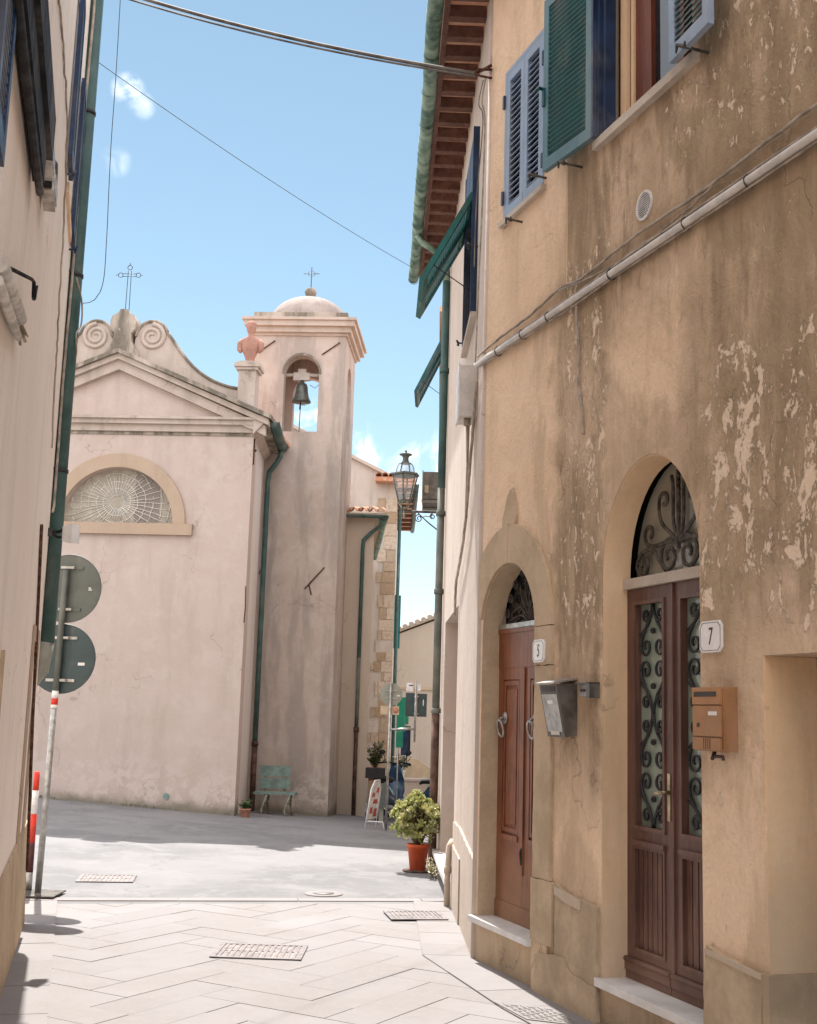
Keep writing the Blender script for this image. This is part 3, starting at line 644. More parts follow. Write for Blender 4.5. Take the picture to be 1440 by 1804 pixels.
reveal(TA, 2.30, W7, .24, SP7, .60, -.175, -.004).build('painted_reveal', M['jamb_ochre'], RH)
reveal(TA, c5, .91, .285, 2.17, .455, -.15, -.004).build('stone_reveal', M['stone'], RH)
# marble sills
m = MB(TA); m.box(.0, .955, -.15, .05, .252, .288); m.build('door_sill', M['marble'], RH)
m = MB(TA); m.box(1.785, 2.815, -.16, .035, .20, .242); m.build('door_sill', M['marble'], RH)
m = MB(TA); m.box(.27, 1.0, -.1, .035, 5.062, 5.098); m.build('window_sill', M['pale_stone'], RH)
m = MB(TA); m.box(1.74, 2.85, -.15, .045, 4.995, 5.048); m.build('window_sill', M['pale_stone'], RH)
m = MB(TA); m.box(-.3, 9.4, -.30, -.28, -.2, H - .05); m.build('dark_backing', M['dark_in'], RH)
# string course trace: old vertical seam
m = MB(TA); m.box(1.317, 1.323, 0, .004, 4.30, 5.08); m.build('plaster_seam', M['jamb_ochre'], RH)

# ---- door 5 (two leaves with tall raised panels)
Nd = -.13
D5 = MB(TA); D5.box(.04, .95, Nd - .05, Nd - .012, .287, 2.24); D5.box(.04, .95, Nd - .012, Nd + .004, 1.94, 2.175)
D5.box(.04, .95, Nd - .012, Nd + .012, 2.175, 2.205); D5.box(.04, .95, Nd - .012, Nd + .008, .287, .40)
for (a, b) in ((.045, .478), (.482, .945)):
    D5.box(a, a + .085, Nd - .012, Nd, .40, 1.94); D5.box(b - .075, b, Nd - .012, Nd, .40, 1.94)
    D5.box(a + .085, b - .075, Nd - .012, Nd, .40, .80); D5.box(a + .085, b - .075, Nd - .012, Nd, 1.86, 1.94)
    D5.box(a + .085, b - .075, Nd, Nd + .010, .80, .835)      # moulded drip rail
    x0_, x1_ = a + .095, b - .085
    D5.plate([(x0_, .85), (x1_, .85), (x1_, 1.85), (x0_, 1.85)], [[(x0_ + .025, .88), (x1_ - .025, .88), (x1_ - .025, 1.82), (x0_ + .025, 1.82)]], Nd - .012, Nd - .002)
    D5.box(x0_ + .045, x1_ - .045, Nd - .012, Nd - .003, .905, 1.795)
D5.box(.468, .496, Nd, Nd + .012, .60, 1.935)
d5 = D5.build('front_door', M['door5'], RH); d5['label'] = 'red brown panelled door with ring knockers'
for a in (.165, .66):
    k = MB(TA); k.lathe(0, 0, [(.042, 0), (.042, .006), (.02, .012)], 14, lambda x, y, z, a=a: TA(a + x, Nd + z, 1.60 + y))
    k.tube([(a + .048 * math.sin(q), Nd + .035 - .012 * math.cos(q), 1.53 - .055 * math.cos(q)) for q in [2 * PI * i / 20 for i in range(20)]], .0085, 8, closed=True)
    k.tube([(a, Nd, 1.60), (a, Nd + .035, 1.595), (a, Nd + .035, 1.58)], .010, 8); k.build('door_knocker', M['steel'], d5)
k = MB(TA); k.tube([(.485, Nd + .012, .77), (.485, Nd + .02, .74), (.485, Nd + .014, .70), (.485, Nd + .010, .665)], .009, 6); k.build('latch', M['darkiron'], d5)
m = MB(TA); m.box(.04, .95, Nd - .04, Nd + .016, 2.206, 2.238); m.build('transom', M['steel'], RH)
m = MB(TA); m.plate(arch(c5, .92, 2.235, 2.236, 2.64)[0:], None, Nd - .06, Nd - .05); m.build('lunette_glass', M['glass_dark'], RH)
def iron(T, n, paths, r, name, mat, parent, fl=1.):
    q = MB(T)
    for p in paths: q.tube([(a, n, z) for a, z in p], r, 6, flat_=fl)
    return q.build(name, mat, parent)
ps = [[(c5, 2.24), (c5, 2.60)]]
for s_ in (-1, 1):
    f_ = lambda pts: [(c5 + s_ * a, 2.24 + z) for a, z in pts]
    ps += [f_(bez((0, .02), (.02, .16), (.07, .2), (.07, .30))), f_(bez((0, .02), (.06, .12), (.14, .14), (.15, .26))), f_(bez((0, .02), (.1, .06), (.12, .14), (.20, .10)) + bez((.20, .10), (.24, .08), (.30, .10), (.28, .04))),
           f_(bez((.03, .0), (.10, .08), (.22, .05), (.36, .01)))]
    for ca, cz, r_ in ((.36, .07, .04), (.31, .17, .04), (.23, .26, .04), (.12, .335, .035)): ps.append(f_(spiral(ca, cz, r_, .008, s_ * .3, 1.3)))
iron(TA, Nd - .02, ps, .0065, 'lunette_grille', M['greyiron'], RH)
# ---- door 7
N7 = -D7
m = MB(TA); m.box(1.80, 2.80, N7 - .06, N7 + .03, 2.336, 2.392); m.build('lintel_bar', M['pale_stone'], RH)
m = MB(TA); m.plate(arch(2.30, 1.0, 2.39, SP7, SP7 + .61), None, N7 - .075, N7 - .065); m.build('lunette_glass', M['glass_pale'], RH)
for li, (a, b) in enumerate(((1.803, 2.273), (2.281, 2.797))):
    q = MB(TA); g0, g1 = a + .098, b - .075; zf0, zf1, zr0, zr1 = 1.045, 2.245, .41, .93
    fr = [(a, .285), (b, .285), (b, 2.333), (a, 2.333)]
    q.plate(fr, [[(g0, zf0), (g1, zf0), (g1, zf1), (g0, zf1)], [(g0, zr0), (g1, zr0), (g1, zr1), (g0, zr1)]], N7 - .05, N7)
    q.plate([(g0 - .018, zf0 - .018), (g1 + .018, zf0 - .018), (g1 + .018, zf1 + .018), (g0 - .018, zf1 + .018)], [[(g0 + .003, zf0 + .003), (g1 - .003, zf0 + .003), (g1 - .003, zf1 - .003), (g0 + .003, zf1 - .003)]], N7, N7 + .010)
    q.plate([(g0 - .014, zr0 - .014), (g1 + .014, zr0 - .014), (g1 + .014, zr1 + .014), (g0 - .014, zr1 + .014)], [[(g0 + .003, zr0 + .003), (g1 - .003, zr0 + .003), (g1 - .003, zr1 - .003), (g0 + .003, zr1 - .003)]], N7, N7 + .009)
    q.box(g0 - .02, g1 + .02, N7, N7 + .020, zr1 + .016, zr1 + .042)
    nb = 6
    for i in range(nb):
        x = g0 + (g1 - g0) * (i + .5) / nb; w = (g1 - g0) / nb * .40; q.box(x - w, x + w, N7 - .045, N7 - .016, zr0 + .002, zr1 - .002)
    q.box(g0, g1, N7 - .05, N7 - .038, zr0, zr1)
    q.box(a + .002, b - .002, N7, N7 + .018, .287, .335)
    q.tube([(a + .004, N7 + .012, .342), (b - .004, N7 + .012, .342)], .014, 8)
    if li: q.box(a - .010, a + .030, N7, N7 + .014, .345, 2.33)
    q.box(a + .001, b - .001, N7 - .045, N7 + .010, .243, .2845)
    leaf = q.build('door_leaf', M['door7'], RH)
    g = MB(TA); g.box(g0, g1, N7 - .044, N7 - .036, zf0, zf1); g.build('door_glass', M['glass_green'], leaf)
    # scroll grille: stacked lyre units
    cx_ = (g0 + g1) / 2; hw = (g1 - g0) / 2 - .008; ps = []; U = (zf1 - zf0) / 4
    for u in range(4):
        zc = zf0 + U * (u + .5); hh = U / 2
        for s_ in (-1, 1):
            K = lambda pts: [(cx_ + s_ * x * hw, zc + z * hh) for x, z in pts]
            sg = 1 if u % 2 == 0 else -1
            K2 = lambda pts: K([(x, z * sg) for x, z in pts])
            ps.append(K2(spiral(.50, .56, .38, .10, 0, 1.15))); ps.append(K2(bez((.88, .56), (.92, .0), (.10, -.25), (.03, -1.0))))
            ps.append(K2(spiral(.52, -.60, .28, .08, PI * .95, -1.15))); ps.append(K2(bez((.24, -.56), (.22, -.2), (.75, .0), (.92, .12))))
        ps.append([(cx_ + .012 * math.cos(q_), zc + .012 * math.sin(q_)) for q_ in [2 * PI * i / 10 for i in range(11)]])
    iron(TA, N7 - .022, ps, .0062, 'scroll_grille', M['darkiron'], leaf, 1.5)
    if li == 0:
        hd = MB(TA); hd.box(2.262, 2.288, N7 + .014, N7 + .020, 1.10, 1.34); hd.tube([(2.276, N7 + .018, 1.245), (2.276, N7 + .05, 1.245), (2.268, N7 + .056, 1.243), (2.20, N7 + .056, 1.235), (2.175, N7 + .052, 1.232)], [.011, .011, .011, .009, .006], 8); hd.build('door_handle', M['brass'], leaf)
ps = [[(2.30, 2.52), (2.30, 2.95)]]
B0 = 2.40
for s_ in (-1, 1):
    f_ = lambda pts: [(2.30 + s_ * a, B0 + z) for a, z in pts]
    ps += [f_(bez((0, .18), (.10, .26), (.02, .42), (.07, .53))), f_(bez((0, .16), (.14, .26), (.21, .26), (.20, .40)) + spiral(.145, .40, .055, .018, 0, .85)),
           f_(bez((0, .15), (.10, .20), (.2, .14), (.30, .17)) + spiral(.30, .235, .065, .02, -PI / 2, .95)),
           f_(bez((0, .16), (.03, .20), (.17, .20), (.18, .10)) + spiral(.095, .09, .085, .02, .1, -1.15)),
           f_(bez((.12, .01), (.20, .05), (.22, .14), (.30, .15)) + bez((.30, .15), (.37, .155), (.45, .11), (.44, .07)) + spiral(.37, .07, .075, .02, 0, -1.1))]
iron(TA, N7 - .035, ps, .0085, 'lunette_grille', M['greyiron'], RH, 1.5)
q = MB(TA)
for i in range(9): q.ell((2.30, N7 - .035, 2.60 + i * .04), .014, .014, .019, 8, 5)
q.build('twisted_bar', M['greyiron'], RH)

# ---- shutters
def shutter(T, w, h, name, frame_m, slat_m, parent, group_label=None, dense=.036, th=.035, back=False, ov=.40):
    """frame at a 0..w, b 0..th, z 0..h"""
    q = MB(T); st = .055
    q.box(0, st, 0, th, 0, h); q.box(w - st, w, 0, th, 0, h); q.box(st, w - st, 0, th, 0, st * 1.4); q.box(st, w - st, 0, th, h - st * 1.2, h)
    o = q.build(name, frame_m, parent)
    q = MB(T); n = int((h - st * 2.6) / dense)
    for i in range(n):
        z = st * 1.4 + dense * (i + .5); dz = dense * ov
        vs = [(st, .004, z - dz), (st, .004, z - dz + .006), (st, th - .004, z + dz), (st, th - .004, z + dz - .006)]
        if back: vs = [(st, .004, z + dz), (st, .004, z + dz - .006), (st, th - .004, z - dz), (st, th - .004, z - dz + .006)]
        vs += [(w - st, b, c) for _, b, c in vs]
        q.add(vs, [(0, 1, 2, 3), (4, 7, 6, 5), (0, 4, 5, 1), (1, 5, 6, 2), (2, 6, 7, 3), (3, 7, 4, 0)])
    q.build('louvres', slat_m, o); return o
def dog(T, a, n, z, name='shutter_hook', mat='greyiron', parent=None, L_=.10):
    q = MB(T); q.tube([(a, n, z), (a, n + L_, z + .005)], .008, 6); q.tube([(a - .05, n + L_, z - .01), (a - .02, n + L_ + .012, z + .018), (a, n + L_, z + .005), (a + .02, n + L_ - .005, z - .012), (a + .05, n + L_ + .01, z)], [.005, .011, .011, .010, .005], 6); q.build(name, M[mat], parent)
# small closed grey blue shutters
wf = MB(TA); wf.plate([(.295, 5.10), (.965, 5.10), (.965, 6.25), (.295, 6.25)], [[(.325, 5.115), (.935, 5.115), (.935, 6.22), (.325, 6.22)]], -.06, .006); wframe = wf.build('shutter_frame', M['blue_sh'], RH)
for a in (.328, .633): shutter(sub(TA, a, -.030, 5.118), .30, 1.10, 'shutter', M['blue_sh'], M['blue_sh'], RH, dense=.044, ov=.22, back=True)
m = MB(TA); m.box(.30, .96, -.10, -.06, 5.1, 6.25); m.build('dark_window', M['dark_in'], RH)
for a, z in ((.297, 5.28), (.297, 6.02), (.962, 5.28), (.962, 6.02)):
    q = MB(TA); q.box(a - .012, a + .012, .0, .022, z - .05, z + .05); q.build('hinge', M['navy'], RH)
dog(TA, 1.0, 0, 5.14, parent=RH); dog(TA, .62, .0, 4.98, parent=RH)
# large window: open leaf to the left, half open leaf to the right
shl = shutter(sub(TA, 1.775, .075, 5.055, R(180 - 7)), .54, 1.19, 'shutter', M['sh_frame'], M['bluegreen'], RH, dense=.034, ov=.80, back=True); shl['label'] = 'blue green shutter folded back to the left'
q = MB(TA); q.box(1.772, 1.80, .0, .075, 5.052, 6.26); q.box(1.803, 1.835, -.02, .05, 5.052, 6.26); q.box(1.838, 1.875, -.04, .03, 5.052, 6.26); q.build('shutter_edge', M['navy'], RH)
shr = shutter(sub(TA, 2.77, .10, 5.0, R(3)), .40, 1.24, 'shutter', M['blue_sh'], M['bluegreen'], RH, dense=.034, ov=.80, back=True); shr['label'] = 'pale framed shutter standing ajar from the wall'
q = MB(TA); q.tube([(1.24, .13, 5.62), (1.235, .17, 5.63), (1.25, .19, 5.60)], .012, 8); q.box(1.235, 1.265, .115, .15, 5.50, 5.62); q.build('shutter_handle', M['bluegreen'], shl)
dog(TA, 1.52, .0, 4.99, parent=RH, L_=.14); dog(TA, 2.93, .0, 5.0, parent=RH, L_=.16)
q = MB(TA); q.box(1.77, 1.79, -.16, -.002, 5.05, 6.26); q.box(2.78, 2.80, -.16, -.002, 5.05, 6.26); q.build('window_reveal', M['jamb_pale'], RH)
q = MB(TA); q.box(1.88, 1.945, -.10, -.07, 5.05, 6.26); q.box(1.97, 2.0, -.12, -.09, 5.05, 6.26); q.build('inner_shutter_edge', M['jamb_ochre'], RH)
q = MB(TA); q.plate([(1.79, 5.05), (2.78, 5.05), (2.78, 6.26), (1.79, 6.26)], [[(2.18, 5.13), (2.46, 5.13), (2.46, 6.2), (2.18, 6.2)], [(2.53, 5.13), (2.74, 5.13), (2.74, 6.2), (2.53, 6.2)]], -.155, -.105); wfr = q.build('window_frame', M['winwood'], RH)
q = MB(TA); q.box(2.17, 2.75, -.145, -.135, 5.12, 6.22); q.build('window_pane', M['glass_dark'], wfr)
# side wall window with the propped flap
def flap(T, s0, w, zt, L_, ang, name, parent, mat, n0=.02):
    ca, sa = math.cos(ang), math.sin(ang)
    for k in range(2):
        a0 = s0 + k * (w / 2 + .005)
        def Q(a, b, z, a0=a0): return T(a0 + a, n0 + (L_ - z) * sa + b * ca, zt - (L_ - z) * ca + b * sa)
        shutter(Q, w / 2 - .005, L_ - .06 * k, name, mat, mat, parent, dense=.04, th=.045)
    q = MB(T); q.tube([(s0 + .05, 0, zt - L_ * .98), (s0 + .05, n0 + L_ * .8 * sa, zt - L_ * .8 * ca)], .005, 5); q.build('stay_rod', M['darkiron'], parent)
flap(TC, 1.1, 1.0, 5.93, .88, R(28), 'propped_shutter', RH, M['teal_sh'])
q = MB(TC); q.box(1.06, 1.10, -.05, .05, 4.88, 6.52); q.box(2.10, 2.14, -.05, .045, 4.88, 6.52); q.box(1.1, 2.1, -.05, .04, 5.95, 6.52); q.build('shutter_frame', M['navy'], RH)
q = MB(TC); q.box(1.1, 2.1, -.12, -.10, 4.9, 6.5); q.build('window_pane', M['glass_dark'], RH)
q = MB(TC); q.box(1.0, 2.2, -.05, .05, 4.83, 4.87); q.build('window_sill', M['pale_stone'], RH)
dog(TC, .98, 0, 5.42, parent=RH, mat='darkiron', L_=.07); dog(TC, 2.3, 0, 5.0, parent=RH, mat='darkiron', L_=.07)
# ---- eaves of the side wall
RF = MB(); 
q = MB(TC); q.box(-.45, 6.85, -.0, .335, 7.31, 7.325); q.build('soffit', M['soffit'], RH)
q = MB(TC)
for i in range(24):
    s_ = -.35 + i * .30; q = MB(TC); q.box(s_, s_ + .085, .001, .30, 7.205, 7.309); q.build('rafter', M['rafter'], RH)
q = MB(TC); q.box(-.45, 6.85, .30, .345, 7.24, 7.309); q.build('eaves_board', M['rafter'], RH)
# roof over both wings
q = MB()
cor = lambda T, s, n, z: T(s, n, z)
P1 = TC(6.9, .36, 7.33); P2 = TC(-.12, .36, 7.33); P3 = TA(9.5, .36, 7.33); back = Vector((7.5, 12, 9.6)); P4 = Vector((7.5, 15.5, 9.2)); P5 = Vector((8.0, 2, 9.2))
q.add([P1, P2, P3, P5, back, P4, P1 + Vector((0, 0, .06)), P2 + Vector((0, 0, .06)), P3 + Vector((0, 0, .06)), P5 + Vector((0, 0, .06)), back + Vector((0, 0, .06)), P4 + Vector((0, 0, .06))],
      [(0, 1, 4, 5), (1, 2, 3, 4), (6, 7, 10, 11), (7, 8, 9, 10), (0, 1, 7, 6), (1, 2, 8, 7), (2, 3, 9, 8), (5, 0, 6, 11)], T=lambda a, b, c: Vector((a, b, c)))
q.build('roof', M['tile'], RH)
q = MB(TC)
for i in range(38):      # curved cover tiles at the eaves
    s_ = -.2 + i * .188; q.add([(s_ + .075 * math.cos(PI * k / 8), n_, 7.395 + .05 * math.sin(PI * k / 8) + (.36 - n_) * .35) for n_ in (.40, -.2) for k in range(9)], [(k, k + 1, k + 10, k + 9) for k in range(8)], True)
q.build('eaves_tiles', M['tile'], RH)
# gutter: half round, with joints
def gutter(T, s0, s1, n, z, r, name, mat, parent, jn=6, th=.006):
    q = MB(T); k = 12; ns = jn; pts = []
    for i in range(ns + 1):
        s_ = s0 + (s1 - s0) * i / ns; wz = random.uniform(-.012, .012); wn_ = random.uniform(-.008, .008)
        for rr in (r, r - th):
            for j in range(k + 1): a = PI + PI * j / k; pts.append((s_, n + wn_ + rr * math.cos(a), z + wz + rr * math.sin(a)))
    K = 2 * (k + 1); fs = []
    for i in range(ns):
        for j in range(k):
            for o in (0, k + 1): fs.append((i * K + o + j, i * K + o + j + 1, (i + 1) * K + o + j + 1, (i + 1) * K + o + j))
        fs.append((i * K, i * K + k + 1, (i + 1) * K + k + 1, (i + 1) * K)); fs.append((i * K + k, i * K + 2 * k + 1, (i + 1) * K + 2 * k + 1, (i + 1) * K + k))
    for i in (0, ns): fs.append(tuple(i * K + j for j in range(k + 1)))
    q.add(pts, fs, True)
    for i in range(ns + 1):
        s_ = s0 + (s1 - s0) * i / ns; s_ = min(max(s_, min(s0, s1) + .012), max(s0, s1) - .012)
        q.add([(s_ + d_, n + (r + .008) * math.cos(PI + PI * j / k), z + (r + .008) * math.sin(PI + PI * j / k)) for d_ in (-.012, .012) for j in range(k + 1)], [(j, j + 1, j + k + 2, j + k + 1) for j in range(k)], True)
    return q.build(name, mat, parent)
gut = gutter(TC, -.6, 6.8, .415, 7.27, .068, 'gutter', M['green_gutter'], RH, 12)
q = MB(TC); q.tube([(5.15, .415, 7.21), (5.17, .36, 7.13), (5.25, .12, 7.0), (5.3, .055, 6.92), (5.3, .052, 6.6)], .042, 10); q.build('gutter_elbow', M['green_gutter'], RH)
def pipe(T, a, n, z0, z1, r, name, mat, parent, collars=(), k=12):
    q = MB(T); q.tube([(a, n, z0), (a, n, (z0 + z1) / 2), (a, n, z1)], r, k)
    for z in collars: q.tube([(a, n, z - .03), (a, n, z + .03)], r + .012, k)
    return q.build(name, mat, parent)
pipe(TC, 5.3, .052, 4.2, 6.7, .046, 'downpipe', M['green_pipe'], RH, (5.6,))
pipe(TC, 5.3, .052, 1.62, 4.25, .043, 'downpipe', M['grey_pipe'], RH, (3.9, 3.0, 1.66))
pipe(TC, 5.3, .052, -.1, 1.62, .047, 'downpipe', M['brown_pipe'], RH, (.5,))
# little white drain pipe by the sill
q = MB(TC); q.tube([(2.22, .06, -.05), (2.22, .06, .30), (2.24, .05, .50), (2.30, .02, .54)], .026, 8); q.tube([(2.22, .06, .28), (2.22, .06, .34)], .034, 8); q.build('waste_pipe', M['jamb_pale'], RH)
# vent grille
q = MB(TA); q.plate([(2.285 + .085 * math.cos(2 * PI * i / 30), 4.43 + .085 * math.sin(2 * PI * i / 30)) for i in range(30)], [[(2.285 + .072 * math.cos(2 * PI * i / 30), 4.43 + .072 * math.sin(2 * PI * i / 30)) for i in range(30)]], .0, .010)
for i in range(-5, 6):
    z = i * .0128; w = math.sqrt(max(0, .073 ** 2 - z * z)); q.box(2.285 - w, 2.285 + w, .003, .008, 4.43 + z - .0022, 4.43 + z + .0022)
q.build('vent_grille', M['refl_white'], RH)
q = MB(TA); q.disc(2.285, .0005, 4.43, .073, .002); q.build('vent_opening', M['ink'], RH)

# ================================================================ things on the right house
WN, WZ = 'wall', 0
def cable(label, pts, r, mat, T=WT, group=None, name='cable', n=8, cat_='cable', wig=.0, keep=False):
    P_ = cat(pts, n) if not keep else pts
    if wig: P_ = [(p[0], p[1] + random.uniform(0, wig) * .5, p[2] + random.uniform(-wig, wig)) for p in P_]
    q = MB(T); q.tube(P_, r, 6); b = T(*pts[0]); o = q.build(name, M[mat], None, loc=(b.x, b.y, b.z)); return tag(o, label, cat_, group)
con = thing('conduit', 'off white conduit clipped along the ochre wall above both arched doors', 'conduit', TA(-.08, .03, 4.14))
q = MB(TA); q.tube([(-.09, .035, 4.145), (1.2, .035, 4.14), (2.6, .036, 4.138), (4, .035, 4.14), (9.4, .035, 4.14)], .021, 10); q.build('tube', M['pvc'], con)
q = MB(TA); q.tube([(-.09, .03, 4.165), (.6, .03, 4.172), (1.4, .03, 4.168), (2.4, .032, 4.178), (4, .03, 4.17), (9.4, .03, 4.17)], .008, 6); q.tube([(-.09, .03, 4.118), (.8, .03, 4.108), (1.5, .03, 4.10), (1.9, .03, 4.112), (3.2, .03, 4.105), (9.4, .03, 4.11)], .006, 6); q.build('thin_cable', M['cable'], con)
for s_ in (.30, .72, 1.12, 1.95, 2.75, 3.3):
    q = MB(TA); q.tube([(s_ + .0, .028 + .028 * math.cos(a), 4.14 + .034 * math.sin(a)) for a in [2 * PI * i / 12 for i in range(12)]], .0045, 5, closed=True); q.build('clip', M['greyiron'], con)
cable('thin beige cable sagging in clips above the off white conduit', [(-.1, .02, 4.21), (.3, .02, 4.235), (.8, .02, 4.245), (1.3, .02, 4.285), (1.55, .02, 4.25), (2.2, .02, 4.275), (2.9, .02, 4.262), (3.8, .02, 4.285), (5, .02, 4.29)], .0085, 'cable', TA, wig=.004)
cable('thin loose cable crossing down from the upper wire to the conduit', [(1.25, .024, 4.27), (1.8, .028, 4.20), (2.3, .024, 4.19), (2.8, .026, 4.215), (3.05, .022, 4.262)], .005, 'cable', TA, wig=.006)
cable('short grey cable running down from the conduit between the two doors', [(1.50, .02, 4.10), (1.49, .016, 4.0), (1.52, .014, 3.85), (1.515, .014, 3.6), (1.56, .012, 3.42), (1.57, .010, 3.28)], .009, 'cable', TA, wig=.004)
cable('pair of thin wires down the house corner from the overhead anchor', [(-.03, .03, 6.38), (-.045, .05, 6.2), (-.03, .03, 6.0), (-.04, .035, 5.3), (-.05, .045, 4.8), (-.06, .05, 4.3), (-.07, .05, 4.15)], .007, 'cable', TA)
cable('second thin wire hanging beside the corner wires', [(-.03, .05, 6.36), (-.01, .09, 6.15), (-.02, .05, 6.02), (-.09, .06, 5.4), (-.11, .06, 4.9)], .005, 'cable_grey', TA)
cable('twisted cables running down the sunlit side wall to the doorway', [(.35, .03, 4.1), (.62, .03, 3.86), (.9, .035, 3.5), (1.25, .03, 3.2), (1.8, .03, 2.95), (2.4, .03, 2.78), (2.45, .03, 2.5)], .012, 'cable', TC, wig=.008)
# junction box
jb = thing('junction_box', 'plain light grey plastic junction box on the sunlit side wall', 'junction box', TC(.85, 0, 3.95))
q = MB(TC); q.box(.72, 1.02, 0, .135, 3.92, 4.33); q.build('housing', M['pvc'], jb)
q = MB(TC); q.box(.71, 1.03, .1355, .150, 3.91, 4.34); q.build('cover', M['white'], jb)
q = MB(TC); q.tube([(.80, .07, 3.92), (.80, .07, 3.86)], .028, 8); q.tube([(.80, .07, 3.87), (.95, .05, 3.6), (1.3, .03, 3.25)], .010, 6); q.tube([(.88, .05, 3.92), (1.0, .045, 3.6), (1.35, .03, 3.3)], .008, 6); q.build('cable_gland', M['cable'], jb)
# overhead cables: anchored on the corner, crossing the street
an = thing('cable_anchor', 'rusty iron bracket on the house corner holding the overhead cables', 'bracket', TA(0, 0, 6.4))
q = MB(TA); q.tube([(.02, 0, 6.43), (.0, .10, 6.42), (-.03, .12, 6.40)], .010, 6); q.tube([(.02, 0, 6.36), (.0, .08, 6.37), (-.03, .12, 6.40)], .009, 6); q.tube([(-.05, .12, 6.40), (.06, .02, 6.44)], .012, 6); q.build('bracket', M['rustiron'], an)
# ---- letterboxes
def V(T, a, n, z): p = T(a, n, z); return (p.x, p.y, p.z)
mb = thing('letterbox', 'dark grey metal letterbox with a sloping lid beside door number 5', 'letterbox', V(TA, 1.40, 0, 1.5))
q = MB(TA); prof = [(0, 1.515), (.075, 1.50), (.135, 1.80), (0, 1.81)]
q.add([(a, n, z) for a in (1.27, 1.50) for n, z in prof], [(0, 1, 2, 3), (4, 7, 6, 5), (0, 4, 5, 1), (1, 5, 6, 2), (2, 6, 7, 3), (3, 7, 4, 0)]); q.build('box', M['box_grey'], mb)
q = MB(TA); q.add([(a, n, z) for a in (1.262, 1.508) for n, z in [(0, 1.832), (.158, 1.804), (.158, 1.812), (0, 1.842)]], [(0, 1, 2, 3), (4, 7, 6, 5), (0, 4, 5, 1), (1, 5, 6, 2), (2, 6, 7, 3), (3, 7, 4, 0)]); q.build('lid', M['steel'], mb)
def Tm(a, b, z): return TA(a, .0755 + (z - 1.5) * .2 + b, z)
q = MB(Tm); q.box(1.285, 1.485, .0006, .0025, 1.53, 1.745); q.build('front_plate', M['steel'], mb)
q = MB(Tm); q.box(1.30, 1.47, .0006, .003, 1.76, 1.79); q.build('slot', M['ink'], mb)
q = MB(Tm); q.box(1.35, 1.42, .0026, .004, 1.69, 1.71); q.build('name_tag', M['enamel'], mb)
q = MB(Tm); q.box(1.33, 1.44, .0026, .004, 1.512, 1.535); q.build('name_window', M['pvc'], mb)
ic = thing('intercom', 'small grey doorbell panel with a hood right of the grey letterbox', 'intercom', V(TA, 1.66, 0, 1.74))
q = MB(TA); q.box(1.60, 1.74, 0, .04, 1.735, 1.80); q.build('panel', M['steel'], ic)
q = MB(TA); q.box(1.735, 1.775, 0, .065, 1.725, 1.812); q.box(1.60, 1.775, 0, .065, 1.802, 1.812); q.build('hood', M['box_grey'], ic)
q = MB(TA)
for i in range(3): q.box(1.625 + i * .03, 1.640 + i * .03, .0405, .044, 1.76, 1.775)
q.build('buttons', M['ink'], ic)
m7 = thing('letterbox', 'copper brown letterbox with a rounded side and keyhole right of door number 7', 'letterbox', V(TA, 2.93, 0, 1.46))
q = MB(TA); prof = [(0, 1.477), (.065, 1.477), (.078, 1.49)] + [(.080, 1.70)] + [(.080 - .03 + .03 * math.cos(a), 1.74 + .03 * math.sin(a)) for a in [PI / 2 * i / 6 for i in range(7)]] + [(0, 1.77)]
k = len(prof); q.add([(a, n, z) for a in (2.865, 3.105) for n, z in prof], [tuple(range(k)), tuple(range(2 * k - 1, k - 1, -1))] + [(i, (i + 1) % k, (i + 1) % k + k, i + k) for i in range(k)]); q.build('box', M['box_brownd'], m7)
q = MB(TA); q.box(2.868, 3.102, .0805, .089, 1.545, 1.683); q.box(2.868, 3.102, .0805, .092, 1.69, 1.768); q.box(2.872, 3.098, .0805, .093, 1.482, 1.538); q.build('front_door', M['box_brown'], m7)
q = MB(TA); q.box(2.885, 3.07, .0922, .0935, 1.725, 1.748); q.box(2.905, 2.925, .089, .0915, 1.585, 1.605); q.build('slot_and_keyhole', M['ink'], m7)
q = MB(TA); q.box(3.0, 3.07, .0892, .0905, 1.640, 1.658); q.build('name_tag', M['enamel'], m7)
q = MB(TA)
for i in range(4): q.box(2.965 + i * .017, 2.969 + i * .017, .0932, .0945, 1.486, 1.536)
q.build('ribs', M['ink'], m7)
q = MB(TA); q.tube([(2.99, .05, 1.476), (2.99, .06, 1.45), (3.0, .07, 1.445)], .010, 6); q.tube([(3.0, .06, 1.455), (3.07, .06, 1.455), (3.075, .06, 1.44)], .009, 6); q.build('newspaper_hook', M['ink'], m7)
# ---- number tiles
def numtile(txt, a0, a1, z0, z1, label, n=.0):
    t = thing('house_number', label, 'house number', V(TA, (a0 + a1) / 2, n, z0)); c = .022; w, h = a1 - a0, z1 - z0
    def oc(i, cc): return [(a0 + i + cc, z0 + i), (a1 - i - cc, z0 + i), (a1 - i, z0 + i + cc), (a1 - i, z1 - i - cc), (a1 - i - cc, z1 - i), (a0 + i + cc, z1 - i), (a0 + i, z1 - i - cc), (a0 + i, z0 + i + cc)]
    q = MB(TA); q.plate(oc(0, c), None, n, n + .012); q.build('tile', M['enamel'], t)
    q = MB(TA); q.plate(oc(.008, c * .9), [oc(.0105, c * .9)], n + .0121, n + .0128); q.build('border', M['ink'], t)
    text_plate(txt, h * .78, TA, 'numeral', M['ink'], t, (a0 + a1) / 2, n + .0122, (z0 + z1) / 2 - .002, .62, .12)
    return t
numtile('5', .955, 1.115, 1.945, 2.085, 'white enamel tile with the number 5 on the stone door jamb', .024)
numtile('7', 2.815, 3.0, 1.935, 2.085, 'white enamel tile with the number 7 above the copper letterbox', .002)

